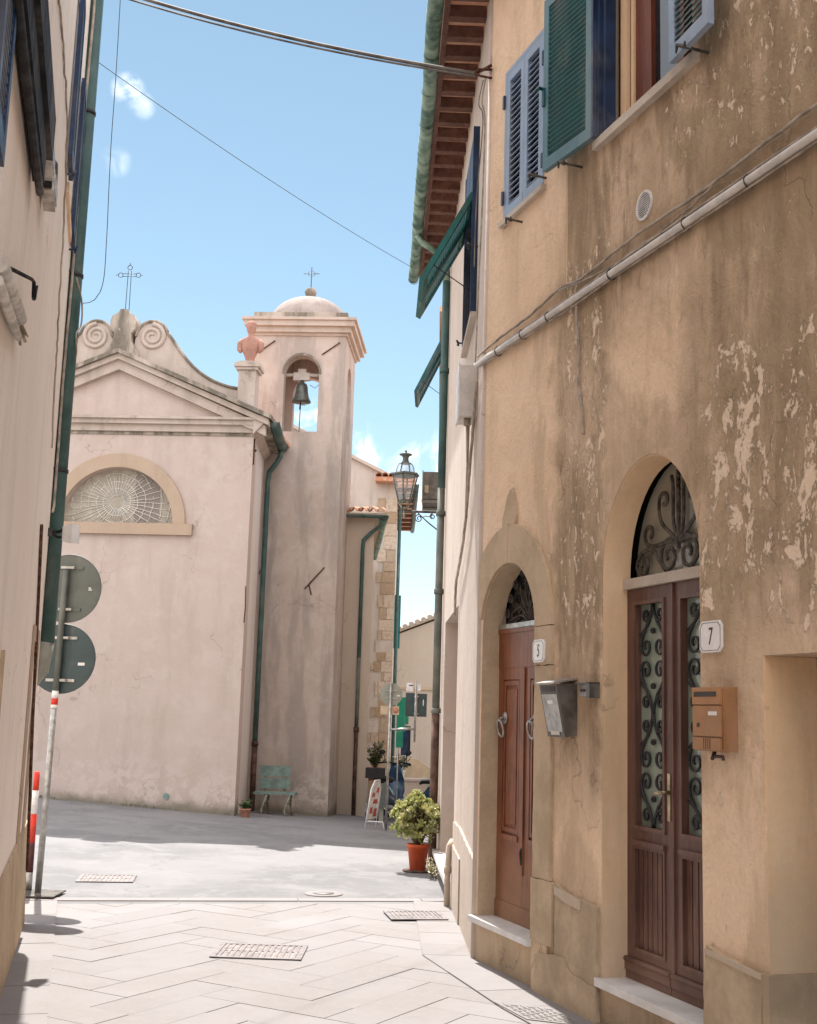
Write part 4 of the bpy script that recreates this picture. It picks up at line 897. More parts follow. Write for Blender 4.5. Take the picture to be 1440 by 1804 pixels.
# ================================================================ LEFT HOUSE
LH = thing('left_house', 'smooth beige plastered house with green corner downpipe at left', 'house', V(TL, 1.8, 0, 0))
CS = 1.80
q = MB(TL); q.plate([(-9.5, -.3), (CS, -.3), (CS, 9.2), (-9.5, 9.2)], [[(.37, 5.15), (1.22, 5.15), (1.22, 6.4), (.37, 6.4)], [(-4.6, 3.3), (-3.75, 3.3), (-3.75, 4.7), (-4.6, 4.7)], [(-2.9, .0), (-2.02, .0), (-2.02, 1.80), (-2.9, 1.80)]], -.25, 0); q.build('street_wall', M['lhouse'], LH)
q = MB(TL); q.box(-9.5, CS - .002, -6.0, -.252, -.5, 9.15); q.build('house_body', M['lhouse'], LH)
# battered foot of the wall and a pilaster strip at the corner
q = MB(TL); q.add([(-2.0, .0015, -.3), (CS, .0015, -.3), (CS, .0015, .75), (-2.0, .0015, .62), (-2.0, .05, -.3), (CS, .055, -.3), (CS, .014, .75), (-2.0, .012, .62)], [(0, 1, 2, 3), (4, 7, 6, 5), (0, 4, 5, 1), (1, 5, 6, 2), (2, 6, 7, 3), (3, 7, 4, 0)]); q.build('plinth', M['stone'], LH)
q = MB(TL); q.plate([(.55, .60), (1.30, .60), (1.30, 2.12), (.55, 2.12)], [[(.66, .61), (1.19, .61), (1.19, 2.02), (.66, 2.02)]], .002, .016); q.build('door_frame', M['arch_tan'], LH)
q = MB(TL); q.box(-2.04, -2.0, -.02, .018, 0, 1.84); q.build('door_frame', M['stone'], LH)
pp = MB(TL); pp.tube([(CS + .02, .045, 2.05), (CS + .02, .045, 5), (CS + .02, .045, 9.1)], .058, 14); pp.build('downpipe', M['green_pipe'], LH)
pp = MB(TL); pp.tube([(CS + .02, .045, 2.07), (CS + .03, .02, 1.86), (CS + .06, -.08, 1.72), (CS + .06, -.2, 1.62)], .06, 12); pp.build('downpipe_foot', M['sign_pale'], LH)
for z in (3.4, 5.0, 6.4): 
    q = MB(TL); q.tube([(CS + .02, .045, z - .015), (CS + .02, .045, z + .015)], .066, 14); q.tube([(CS + .02, .045, z), (CS - .1, .0, z)], .008, 5); q.build('pipe_bracket', M['darkiron'], LH)
# far window of the left wall, shutters folded on the wall
q = MB(TL); q.box(.34, 1.26, -.12, -.10, 5.1, 6.45); q.build('window_pane', M['glass_dark'], LH)
shutter(sub(TL, 1.24, .006, 5.16, R(0)), .42, 1.24, 'shutter', M['navy'], M['navy'], LH, th=.03)
shutter(sub(TL, -.08, .014, 5.16, R(-.5)), .42, 1.24, 'shutter', M['navy'], M['navy'], LH, th=.03)
q = MB(TL); q.box(.33, 1.28, -.1, .018, 5.07, 5.145); q.build('window_sill', M['jamb_ochre'], LH)
dog(TL, 1.4, 0, 5.06, parent=LH, mat='navy', L_=.05); dog(TL, .1, 0, 5.10, parent=LH, mat='navy', L_=.05)
# near window shutters: very close to the lens
q = MB(TL); q.box(-4.55, -3.76, -.12, -.10, 3.3, 4.7); q.build('window_pane', M['glass_dark'], LH)
shutter(sub(TL, -4.45, .010, 3.26), .34, 1.3, 'shutter', M['navy'], M['navy'], LH, th=.03)
q = MB(TL); q.tube([(-3.4, .02, 3.18), (-2.66, .045, 3.40), (-2.60, .05, 3.41), (-2.57, .052, 3.36), (-2.52, .05, 3.36), (-2.46, .055, 3.44)], [.008, .008, .008, .010, .010, .005], 6); q.build('shutter_hook', M['black'], LH)
# long rusty iron rod
rod = MB(TL); rod.tube([(.40, .012, 2.77), (.62, .014, 2.4), (1.1, .02, 1.5), (1.50, .045, .42)], .011, 6); tag(rod.build('rusty_rod', M['rustiron'], None, loc=V(TL, 1.5, .04, .42)), 'long thin rusty iron rod leaning along the beige wall', 'rod')
# wires along the left wall
cable('loose beige wire looping down the beige wall past the awning', [(-1.95, .006, 5.15), (-1.2, .006, 5.25), (-.3, .008, 5.2), (.2, .006, 4.8), (.35, .012, 4.2), (.7, .006, 3.9), (.9, .010, 3.4)], .006, 'cable', TL, wig=.012)
cable('pale wires tied beside the green corner downpipe', [(1.70, .03, 8.8), (1.66, .035, 7.2), (1.69, .02, 6.0), (1.66, .03, 5.0), (1.70, .02, 4.2), (1.68, .025, 3.2), (1.62, .02, 3.05)], .010, 'cable', TL, wig=.006)
cable('pale cable loop clamped to the green downpipe', [(1.72, .06, 4.95), (1.84, .11, 4.8), (1.85, .12, 4.62), (1.76, .09, 4.5), (1.80, .10, 4.38), (1.86, .09, 4.32)], .008, 'cable', TL)
# small floodlight at the corner
fl = thing('floodlight', 'small white floodlight on a black bracket beside the green downpipe', 'floodlight', V(TL, 1.68, .0, 2.88))
q = MB(TL); q.box(1.60, 1.66, 0, .03, 2.86, 2.92); q.tube([(1.63, .02, 2.89), (1.64, .08, 2.90), (1.64, .12, 2.92)], .014, 6); q.tube([(1.63, .02, 2.885), (1.66, .07, 2.86), (1.66, .11, 2.86)], .010, 6); q.build('bracket', M['black'], fl)
q = MB(sub(TL, 1.66, .15, 2.885, R(20))); q.add([(-.05, -.03, -.055), (.05, -.03, -.055), (.05, -.03, .055), (-.05, -.03, .055), (-.085, .055, -.075), (.085, .055, -.06), (.085, .055, .085), (-.085, .055, .07)], [(0, 1, 2, 3), (4, 7, 6, 5), (0, 4, 5, 1), (1, 5, 6, 2), (2, 6, 7, 3), (3, 7, 4, 0)]); q.build('lamp_head', M['white'], fl)
# black folding awning above the street, close to the camera
aw = thing('awning', 'black folded awning with aluminium joints under the left house windows', 'awning', V(TL, -2.5, .05, 4.1))
q = MB(TL); q.box(-6.0, -2.5, .012, .080, 4.02, 4.22); q.box(-6.0, -2.62, .010, .06, 3.86, 4.018); q.build('cassette', M['black'], aw)
q = MB(TL); q.tube([(-6, .05, 3.70), (-2.55, .04, 3.84)], .018, 8); q.build('folding_arm', M['black'], aw)
for a in (-2.499, -2.12):
    q = MB(TL); q.box(a, a + .27, .012, .070, 4.04, 4.15); q.box(a + .02, a + .25, .070, .076, 4.06, 4.13); q.build('arm_joint', M['alu'], aw)
q = MB(TL); q.box(-2.228, -2.121, .016, .062, 4.05, 4.14); q.build('elbow', M['black'], aw)
q = MB(TL); q.lathe(0, 0, [(.09, 0), (.09, .04), (.07, .055)], 18, lambda x, y, z: TL(-1.75 + x, .004 + z, 4.27 + y)); q.build('hub', M['greyiron'], aw)
# rolled white sunblind
rb = thing('rolled_blind', 'dirty white rolled cloth blind with a dried twig tied on the beige wall', 'blind', V(TL, -3.2, .05, 2.9))
q = MB(TL); q.tube([(-3.9, .03, 3.02), (-3.2, .03, 3.10), (-2.85, .028, 3.16)], [.03, .034, .026], 10); q.tube([(-3.9, .03, 2.96), (-3.2, .028, 3.035), (-2.78, .022, 3.10)], [.02, .02, .015], 8); q.build('roll', M['dirtywhite'], rb)
q = MB(TL)
for i in range(16): q.tube([(-2.84, .03, 3.15), (-2.74 + random.uniform(-.05, .08), .03 + random.uniform(-.012, .02), 3.14 + random.uniform(-.05, .05))], .004, 4)
q.build('twig', M['brass'], rb)
# round road signs seen from behind, and their pole
sp = thing('sign_pole', 'grey sign pole with a red band standing at the left house corner', 'pole', (-3.05, 10.76, 0))
lean = lambda z: (-3.05 + .012 * z, 10.76, z)
q = MB(); q.tube([lean(0), lean(1.0), lean(1.62)], .028, 12); q.build('pole', M['steel'], sp)
q = MB(); q.tube([lean(1.70), lean(2.4), lean(2.78)], .028, 12); q.build('upper_pole', M['sign_grey'], sp)
for z0, z1 in ((1.655, 1.72), (1.57, 1.60)):
    q = MB(); q.tube([lean(z0), lean(z1)], .0295, 12); q.build('white_band', M['refl_white'], sp)
q = MB(); q.tube([lean(1.60), lean(1.655)], .0297, 12); q.build('red_band', M['red'], sp)
q = MB(); q.box(-3.32, -2.86, 10.55, 10.95, .013, .024); q.build('base_plate', M['greyiron'], sp)
for zc, mt, lb in ((2.62, 'sign_grey', 'grey green back of the upper round road sign on the left pole'), (2.00, 'sign_teal', 'dark teal back of the lower round road sign with a white sticker')):
    s_ = thing('round_sign', lb, 'road sign', (-3.02 + .012 * zc, 10.80, zc - .3))
    x = -3.03 + .012 * zc
    q = MB(sub(WT, x, 10.80, 0, R(-6))); q.disc(0, 0, zc, .30, .008, 40); q.build('disc', M[mt], s_)
    q = MB(sub(WT, x, 10.80, 0, R(-6))); q.tube([(.300 * math.cos(2 * PI * i / 40), .002, zc + .300 * math.sin(2 * PI * i / 40)) for i in range(40)], .006, 6, closed=True); q.build('rim', M[mt], s_)
    
    for dz in (.17, -.20):
        q = MB(sub(WT, x, 10.80, 0, R(-6))); q.box(-.13, .13, -.012, -.001, zc + dz, zc + dz + .025); q.build('bracket', M['steel'] if mt == 'sign_teal' else M['sign_grey'], s_)
    q = MB(sub(WT, x, 10.80, 0, R(-6))); q.box(-.06, .06, -.045, -.030, zc + .172, zc + .193); q.build('clamp', M['steel'], s_)
    q = MB(sub(WT, x, 10.80, 0, R(-6))); q.box(-.06, .06, -.045, -.030, zc - .198, zc - .177); q.build('clamp', M['steel'], s_)
    q = MB(sub(WT, x, 10.80, 0, R(-6)))
    if mt == 'sign_teal': q.box(.15, .21, -.004, -.001, zc - .055, zc - .03)
    else: q.box(.19, .21, -.004, -.001, zc + .0, zc + .012); q.box(.19, .22, -.004, -.001, zc - .015, zc - .005)
    q.build('sticker', M['refl_white'], s_)
# red and white post beside it
rp = thing('striped_post', 'slim red and white striped post behind the sign pole', 'post', (-3.10, 10.9, .0))
for z0, z1, mt, nm in ((.02, .17, 'steel', 'base'), (.17, .42, 'darkred', 'dark_band'), (.42, .66, 'red', 'red_band'), (.66, .86, 'refl_white', 'white_band'), (.86, 1.02, 'red', 'red_band')):
    q = MB(); q.tube([(-3.175, 10.9, z0), (-3.175, 10.9, z1)], [.033 - z0 * .008, .033 - z1 * .008], 12); q.build(nm, M[mt], rp)
# overhead lines across the street
A0 = TA(-.03, .12, 6.40); CL = TL(CS - .02, .06, 8.72)
def span(label, a, b, sag, r, mat, grp=None, n=24, off=(0, 0, 0)):
    pts = []
    for i in range(n + 1):
        t = i / n; p = a.lerp(b, t); pts.append((p.x + off[0], p.y + off[1], p.z + off[2] - sag * 4 * t * (1 - t)))
    q = MB(); q.tube(pts, r, 6); return tag(q.build('overhead_cable', M[mat], None, loc=pts[0]), label, 'cable', grp)
B1 = Vector((-2.74, 9.36, 7.56))
span('thick grey overhead cable sagging across the sky between the two houses', A0, B1, .07, .0145, 'cable_grey')
span('thinner grey overhead cable strung just under the thick one', A0, B1 + Vector((-.01, 0, -.02)), .075, .008, 'cable_grey', off=(0, 0, -.022))
span('hair thin wire crossing the open sky towards the green gutter', TC(6.3, .42, 7.22), TL(CS + .02, .10, 6.86), .06, .0030, 'cable_dark')
cable('thin dark wire hanging in a long curve against the sky beside the green downpipe', [(-2.573, 9.5, 7.60), (-2.562, 9.5, 6.88), (-2.559, 9.5, 6.22), (-2.55, 9.5, 5.82), (-2.538, 9.5, 5.38), (-2.54, 9.5, 5.01), (-2.593, 9.48, 4.85), (-2.672, 9.42, 4.79)], .0032, 'cable_dark', wig=.004)

# ================================================================ CHURCH
CH = thing('church', 'pale pink chapel front with a pediment and curled scroll gable', 'church', V(TF, -2.4, 0, -.1))
cxx = -2.40; lu = arch(-2.30, 1.96, 4.70, 4.70, 5.66, 40)
q = MB(TF); q.plate([(-4.82, -.9), (0, -.9), (0, 6.28), (-4.82, 6.28)], [lu], -.3, 0); q.build('facade_wall', M['church'], CH)
NA = .088    # the nave wall is not square to the front
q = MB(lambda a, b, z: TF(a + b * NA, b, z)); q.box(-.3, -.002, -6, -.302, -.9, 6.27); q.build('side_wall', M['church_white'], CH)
q = MB(TF); q.box(-4.82, -4.5, -6, -.302, -.9, 6.27); q.build('side_wall', M['church'], CH)
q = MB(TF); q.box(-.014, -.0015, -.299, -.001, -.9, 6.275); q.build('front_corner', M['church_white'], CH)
q = MB(TF); q.plate([(-4.82, 6.28), (.02, 6.28), (.02, 6.55), (cxx, 7.45), (-4.82, 6.55)], None, -.3, .001); q.build('tympanum', M['church'], CH)
q = MB(TF); q.plate(lu, None, -.16, -.15); gl = q.build('lunette_window', M['glass_church'], CH)
# leading: rays and rings in white lead
ps = []; lc = -2.30
random.seed(11)
def inl(a, z): return ((a - lc) / .975) ** 2 + ((z - 4.70) / .955) ** 2 < 1 and z > 4.705
for (ox, oz, nr, r0, r1) in ((lc - .05, 5.08, 46, .12, 1.5), (lc - .05, 4.78, 0, 0, 0)):
    for i in range(nr):
        a = 2 * PI * i / nr + random.uniform(-.03, .03); p0 = (ox + r0 * math.cos(a), oz + r0 * math.sin(a)); seg = [p0]
        t = r0
        while t < r1:
            t += .1; a2 = a + random.uniform(-.015, .015); p = (ox + t * math.cos(a2), oz + t * math.sin(a2))
            if not inl(*p): break
            seg.append(p)
        if len(seg) > 1: ps.append(seg)
    if nr:
        for rr in (.12, .24, .36, .50, .64, .80, .95):
            pts = [(ox + rr * math.cos(2 * PI * i / 70) * random.uniform(.97, 1.03), oz + rr * math.sin(2 * PI * i / 70) * random.uniform(.97, 1.03)) for i in range(71)]; cur = []
            for p in pts:
                if inl(*p) and random.random() > .06: cur.append(p)
                else:
                    if len(cur) > 1: ps.append(cur)
                    cur = []
            if len(cur) > 1: ps.append(cur)
q = MB(TF)
for p in ps: q.tube([(a, -.142, z) for a, z in p], .0075, 4)
LEAD = simple('pale lead came', (.66, .62, .56), .7, .1, .1, 8, .05); q.build('leading', LEAD, gl)
q = MB(TF); pin = [(-2.30 + .985 * math.cos(PI * i / 40), 4.70 + .965 * math.sin(PI * i / 40)) for i in range(41)]; pot = [(-2.30 + 1.20 * math.cos(PI * i / 40), 4.70 + 1.20 * math.sin(PI * i / 40)) for i in range(41)]
q.plate(pot + pin[::-1], None, .001, .045); q.build('arch_band', M['arch_tan'], CH)
q = MB(TF); q.box(-3.65, -.965, .001, .075, 4.50, 4.695); q.build('lunette_sill', M['arch_tan'], CH)
# entablature under the pediment
q = MB(TF); q.box(-5.0, .06, .002, .06, 6.30, 6.42); q.box(-5.05, .13, .002, .13, 6.42, 6.50); q.box(-5.1, .18, .002, .18, 6.50, 6.545); q.build('flat_cornice', M['cornice_pale'], CH)
q = MB(TF); q.box(-4.85, -.002, .001, .02, 6.245, 6.298); q.build('stained_string', M['cornice'], CH)
AP, EZ, ER = 7.72, 6.62, .30
def rake(z_off, th, n1, ext=0., n0=.0):
    q = MB(TF); r_ = ER + ext; l_ = 2 * cxx - r_
    q.plate([(l_, EZ + z_off - .04), (cxx, AP + z_off), (r_, EZ + z_off - .04), (r_, EZ + z_off - .04 - th), (cxx, AP + z_off - th), (l_, EZ + z_off - .04 - th)], None, n0, n1); return q
rake(-.17, .17, .12, -.08, .003).build('raking_moulding', M['cornice_pale'], CH)
rake(-.075, .095, .20, -.02, .003).build('raking_cornice', M['cornice_pale'], CH)
rake(0, .075, .27, .03, -.45).build('raking_coping', M['cornice'], CH)
# nave roof behind
q = MB(TF); q.plate([(-5.0, 6.60), (cxx, 7.64), (.28, 6.60), (.28, 6.54), (cxx, 7.56), (-5.0, 6.54)], None, -6, -.46); q.build('roof', M['tile'], CH)
# scroll gable
def wing(sg):
    q = MB(TF); X = lambda a: cxx + sg * a
    arc_ = [(X(.50 + .29 * math.cos(a)), 8.02 + .30 * math.sin(a)) for a in [PI * .98 - (PI * .98 - .30) * i / 14 for i in range(15)]]
    down = bez((.775, 8.11), (1.0, 7.86), (1.25, 7.25), (2.06, 7.12), 16)
    poly = arc_ + [(X(a), z) for a, z in down] + [(X(2.06), 6.55), (X(.1), 7.45), (X(.18), 7.75)]
    q.plate(poly, None, -.30, -.06); o = q.build('scroll_wing', M['cornice_pale'], CH)
    q = MB(TF); edge = arc_ + [(X(a), z) for a, z in down]; q.tube([(a, -.05, z - .012) for a, z in edge], .028, 8); q.build('scroll_edge', M['cornice'], o)
    q = MB(TF); pts = spiral(X(.50), 8.02, .235, .045, PI / 2 if sg > 0 else PI / 2, -2.1 * sg, 50); q.tube([(a, -.055, z) for a, z in pts], [.042 - .02 * i / 50 for i in range(51)], 8); q.build('volute', M['cornice_pale'], o)
wing(1); wing(-1)
# centre pedestal (flared, knobbed)
q = MB(TF); q.plate([(cxx - .36, 7.5), (cxx + .36, 7.5), (cxx + .28, 7.72), (cxx + .16, 7.92), (cxx + .15, 8.05), (cxx + .22, 8.13), (cxx + .23, 8.28), (cxx + .19, 8.38), (cxx + .10, 8.42), (cxx + .06, 8.49), (cxx - .06, 8.49), (cxx - .10, 8.42), (cxx - .19, 8.38), (cxx - .23, 8.28), (cxx - .22, 8.13), (cxx - .15, 8.05), (cxx - .16, 7.92), (cxx - .28, 7.72)], None, -.32, .06)
q.build('centre_pedestal', M['cornice'], CH)
# right and left end pedestals
for a in (-.165, -4.635):
    q = MB(TF); q.box(a - .15, a + .15, -.33, .03, 6.4, 7.42); q.box(a - .19, a + .19, -.37, .07, 7.42, 7.47); q.box(a - .22, a + .22, -.40, .10, 7.47, 7.54); q.box(a - .17, a + .17, -.34, .05, 7.54, 7.58); q.build('end_pedestal', M['cornice_pale'], CH)
# iron cross with heart shaped ends
q = MB(TF); cx0 = cxx; cz0 = 9.18
for s_ in (-.028, .028): q.tube([(cx0 + s_ * 1.2, -.12, 8.46), (cx0 + s_, -.12, cz0 + .08)], .0065, 5)
for s_ in (-.025, .025): q.tube([(cx0 - .12, -.12, cz0 + s_), (cx0 + .12, -.12, cz0 + s_)], .0065, 5)
for ex, ez in ((-.16, 0), (.16, 0), (0, .14)):
    L2 = [(cx0 + ex + .042 * math.cos(a), cz0 + ez + .042 * math.sin(a)) for a in [2 * PI * i / 12 for i in range(12)]]
    q.tube([(a, -.12, z) for a, z in L2], .0065, 5, closed=True)
    dx, dz = (1 if ex > 0 else -1 if ex < 0 else 0), (1 if ez > 0 else 0); q.tube([(cx0 + ex + dx * .04, -.12, cz0 + ez + dz * .04), (cx0 + ex + dx * .085, -.12, cz0 + ez + dz * .085)], .006, 5)
q.build('iron_cross', M['darkiron'], CH)
# side eave, gutter and downpipe
TNV = lambda a, b, z: TF(a + b * NA, b, z)
q = MB(TNV); q.add([(0, .16, 6.25), (0, -2.1, 6.25), (.22, -2.1, 6.50), (.22, .16, 6.50), (0, .16, 6.60), (0, -2.1, 6.60), (.26, -2.1, 6.56), (.26, .16, 6.56)], [(0, 1, 2, 3), (4, 7, 6, 5), (0, 4, 5, 1), (1, 5, 6, 2), (2, 6, 7, 3), (3, 7, 4, 0)]); q.build('side_cornice', M['cornice_pale'], CH)
q = MB(TNV)
for i in range(24): q.box(.06, .27, .10 - i * .092 - .035, .10 - i * .092, 6.385, 6.47)
q.build('tile_ends', M['cornice'], CH)
TG = lambda s, n, z: TNV(n, -s, z)
gutter(TG, -.02, 2.02, .34, 6.50, .10, 'gutter', M['green_pipe'], CH, 3)
q = MB(TNV); q.tube([(.34, -1.85, 6.42), (.33, -1.88, 6.30), (.22, -1.93, 6.14), (.12, -1.97, 6.02), (.10, -1.98, 5.8), (.10, -1.98, 3.0), (.10, -1.98, 1.0)], .05, 10); q.build('downpipe', M['green_pipe'], CH)
q = MB(TNV); q.tube([(.10, -1.98, 1.02), (.10, -1.98, -.3)], .052, 10); q.tube([(.10, -1.98, .98), (.10, -1.98, 1.05)], .066, 10); q.build('downpipe_foot', M['brown_pipe'], CH)
# anchor, vent
q = MB(TF); q.tube([(.012, -.05, 6.22), (.02, -.02, 5.98), (.012, -.05, 5.76)], .012, 5); q.tube([(.02, -.05, 6.0), (.05, -.05, 6.02)], .02, 6); q.build('wall_anchor', M['rustiron'], CH)
q = MB(TF); q.tube([(.0, .012, 3.66), (.01, .014, 3.3), (.0, .012, 3.05)], .010, 5); q.build('wall_anchor', M['rustiron'], CH)
q = MB(TF); q.disc(-1.145, .001, .17, .055, .012, 20); q.build('vent_cover', M['bench'], CH)
# bust on the pedestal
b = thing('bust', 'terracotta bust on the end pedestal of the chapel gable', 'statue', V(TF, -.165, -.15, 7.58))
q = MB(TF); k = 16; prof = [(.0, .07, .06), (.04, .075, .065), (.09, .085, .07), (.16, .11, .08), (.24, .15, .09), (.33, .175, .10), (.40, .18, .10), (.44, .165, .09), (.475, .11, .075), (.50, .055, .05), (.54, .048, .048), (.56, .06, .06), (.60, .078, .082), (.65, .085, .09), (.70, .08, .088), (.74, .06, .068), (.765, .02, .025)]
vs = [(-.165 + rx * math.cos(2 * PI * j / k), -.15 + ry * math.sin(2 * PI * j / k), 7.58 + z) for z, rx, ry in prof for j in range(k)]
q.add(vs, [(i * k + j, i * k + (j + 1) % k, (i + 1) * k + (j + 1) % k, (i + 1) * k + j) for i in range(len(prof) - 1) for j in range(k)] + [tuple(range(k)), tuple(range(len(vs) - k, len(vs)))], True)
q.add([(-.185, -.062, 8.245), (-.145, -.062, 8.245), (-.165, -.035, 8.215), (-.165, -.062, 8.275)], [(0, 1, 2), (0, 3, 2), (1, 3, 2)])
q.build('torso_and_head', M['bust'], b)
for s_ in (-1, 1):
    q = MB(TF); q.tube([(-.165 + s_ * .14, -.15, 8.0), (-.165 + s_ * .185, -.14, 7.94), (-.165 + s_ * .19, -.13, 7.83), (-.165 + s_ * .16, -.11, 7.78)], [.05, .055, .045, .03], 10); q.build('arm', M['bust'], b)
q = MB(TF); q.ell((-.165, -.165, 8.30), .09, .09, .065, 12, 8); q.build('hair', M['bust'], b)

# ================================================================ BELL TOWER
BT = thing('bell_tower', 'slim grey streaked bell tower with a small dome', 'tower', V(TT, -.83, -.83, -.14))
Wt = 1.67; Z0, Z1, ZT = -1.0, 6.53, 8.30
q = MB(TT); q.box(-Wt, 0, -Wt, 0, Z0, Z1); q.build('shaft', M['tower'], BT)
op = arch(-.775, .63, Z1, 7.60, 7.93, 20); op2 = arch(-.835, .63, Z1, 7.60, 7.93, 20)
def Tside(s, n, z): return TT(n, -s, z)
q = MB(TT); q.plate([(-Wt, Z1 + .001), (-.0, Z1 + .001), (-.0, ZT), (-Wt, ZT)], [[(a, z + .0015) for a, z in op]], -.2, 0)
q.build('front_wall', M['tower'], BT)
q = MB(TT); q.plate([(-Wt, Z1 + .001), (-.0, Z1 + .001), (-.0, ZT), (-Wt, ZT)], [[(a, z + .0015) for a, z in op2]], -Wt, -Wt + .2); q.build('rear_wall', M['tower'], BT)
q = MB(Tside); q.plate([(.201, Z1 + .001), (Wt - .201, Z1 + .001), (Wt - .201, ZT), (.201, ZT)], [[(a, z + .0015) for a, z in arch(.835, .63, Z1, 7.60, 7.93, 20)]], -.2, -.001); q.build('side_wall', M['tower'], BT)
q = MB(Tside); q.plate([(.201, Z1 + .001), (Wt - .201, Z1 + .001), (Wt - .201, ZT), (.201, ZT)], [[(a, z + .0015) for a, z in arch(.835, .63, Z1, 7.60, 7.93, 20)]], -Wt, -Wt + .2); q.build('side_wall', M['tower'], BT)
q = MB(TT); q.plate([(a, z) for a, z in [(-.775 + .35 * math.cos(PI * i / 20), 7.60 + .38 * math.sin(PI * i / 20)) for i in range(21)] + [(-.775 + .318 * math.cos(PI * i / 20), 7.60 + .333 * math.sin(PI * i / 20)) for i in range(20, -1, -1)]], None, .001, .022); q.build('arch_moulding', M['cornice'], BT)
q = MB(TT); q.box(-Wt - .03, .03, -Wt - .03, .03, ZT, ZT + .05); q.box(-Wt - .09, .09, -Wt - .09, .09, ZT + .05, ZT + .15); q.box(-Wt - .16, .16, -Wt - .16, .16, ZT + .15, ZT + .25); q.box(-Wt - .20, .20, -Wt - .20, .20, ZT + .25, ZT + .30); q.build('cornice', M['cornice_pale'], BT)
q = MB(TT); q.box(-Wt - .02, .02, -Wt - .02, .02, ZT + .30, ZT + .44); q.build('drum', M['cornice'], BT)
q = MB(TT); n = 14; q.lathe(-.80, -.83, [(.76, ZT + .43)] + [(.74 * math.cos(PI / 2 * i / n), ZT + .45 + .54 * math.sin(PI / 2 * i / n)) for i in range(n)] + [(.02, ZT + .99)], 40); q.build('dome', M['dome'], BT)
q = MB(TT); q.lathe(-.80, -.83, [(.06, ZT + .97), (.07, ZT + 1.0), (.05, ZT + 1.02), (.10, ZT + 1.06), (.115, ZT + 1.12), (.09, ZT + 1.18), (.03, ZT + 1.21)], 18); q.build('finial', M['cornice'], BT)
q = MB(TT); q.tube([(-.80, -.83, ZT + 1.2), (-.80, -.83, ZT + 1.62)], .008, 5); q.tube([(-.95, -.83, ZT + 1.49), (-.65, -.83, ZT + 1.49)], .008, 5); q.tube([(-.80 + .07 * math.cos(2 * PI * i / 10), -.83, ZT + 1.49 + .05 * math.sin(2 * PI * i / 10)) for i in range(10)], .004, 4, closed=True); q.build('iron_cross', M['darkiron'], BT)
for p0, p1 in (((-1.58, 7.98), (-1.28, 8.20)), ((-.42, 7.95), (-.10, 8.18)), ((-.55, 3.72), (-.22, 4.10)), ((-1.42, 3.9), (-1.33, 4.02)), ((-.43, 3.62), (-.48, 3.80))):
    q = MB(TT); q.tube([(p0[0], .012, p0[1]), (p1[0], .02, p1[1])], .013, 5); q.build('wall_anchor', M['rustiron'], BT)
# bell and its yoke
be = thing('bell', 'bronze bell hanging from a pale yoke in the tower opening', 'bell', V(TT, -.80, -.4, 7.2))
q = MB(TT); q.lathe(-.82, -.4, [(.175, 7.17), (.17, 7.19), (.135, 7.26), (.115, 7.36), (.105, 7.46), (.085, 7.51), (.04, 7.54), (.03, 7.58)], 24); q.build('bell_body', M['bell'], be)
q = MB(TT); q.tube([(-.83, -.4, 7.3), (-.84, -.4, 7.04)], [.010, .018], 8); q.build('clapper', M['darkiron'], be)
q = MB(TT); q.box(-1.13, -.49, -.44, -.36, 7.66, 7.70); q.box(-.98, -.68, -.45, -.35, 7.58, 7.72); q.box(-.90, -.75, -.44, -.36, 7.72, 7.79); q.build('yoke', M['pvc'], be)
q = MB(TT); q.tube([(-.52, -.4, 7.66), (-.50, -.4, 7.52), (-.58, -.4, 7.44), (-.68, -.4, 7.50)], .006, 5); q.tube([(-1.02, -.4, 7.6), (-1.0, -.4, 7.9)], .008, 5); q.build('bell_rod', M['greyiron'], be)
q = MB(); q.tube([(-2.50, 26.5, 6.2), (-2.48, 26.5, 9.0)], .012, 5); q.tube([(-2.6, 26.5, 8.4), (-2.38, 26.5, 8.35)], .007, 4); q.tube([(-2.56, 26.5, 8.75), (-2.42, 26.5, 8.73)], .007, 4)
tag(q.build('antenna', M['green_pipe'], None, loc=(-2.5, 26.5, 6.2)), 'thin roof antenna seen through the bell opening', 'antenna')

# ================================================================ BUILDINGS BEYOND THE TOWER
TE = bigframe(-.667, 24.0, 1.076)
EB = thing('annex', 'narrow beige annex with a red tiled roof beside the bell tower', 'house', V(TE, -.5, 0, -.25))
TEs = lambda a, b, z: TE(a + .117 * b, b, z)
q = MB(TEs); q.box(-1.2, 0, -6.0, 0, -1.2, 5.20); q.build('wall', M['far_beige'], EB)
q = MB(TEs); q.box(-1.2, .22, -6.0, .16, 5.20, 5.25); q.build('roof', M['quoin'], EB)
q = MB(TE)
for r_ in range(3):
    for i in range(8):
        a = -1.10 + i * .175 + (.02 if r_ % 2 else 0); z = 5.27 + r_ * .045 + random.uniform(-.01, .01); n0 = .17 - r_ * .30
        if a > .16 - r_ * .1: continue
        q.add([(a + rr * math.cos(PI * k / 8), n_, z + dz + (rr) * math.sin(PI * k / 8)) for n_, rr, dz in ((n0, .085, 0), (n0 - .36, .072, .08)) for k in range(9)], [(k, k + 1, k + 10, k + 9) for k in range(8)] , True)
        q.add([(a + rr * math.cos(PI * k / 8), n0, z + rr * math.sin(PI * k / 8)) for rr in (.085, .07) for k in range(9)], [(k, k + 1, k + 10, k + 9) for k in range(8)])
q.build('roof_tiles', M['tile'], EB)
gutter(TE, -1.1, .26, .20, 5.20, .055, 'gutter', M['green_pipe'], EB, 3)
TE2 = lambda s, n, z: TEs(n, -s, z)
gutter(TE2, -.2, 6.0, .20, 5.20, .055, 'gutter', M['green_gutter'], EB, 4)
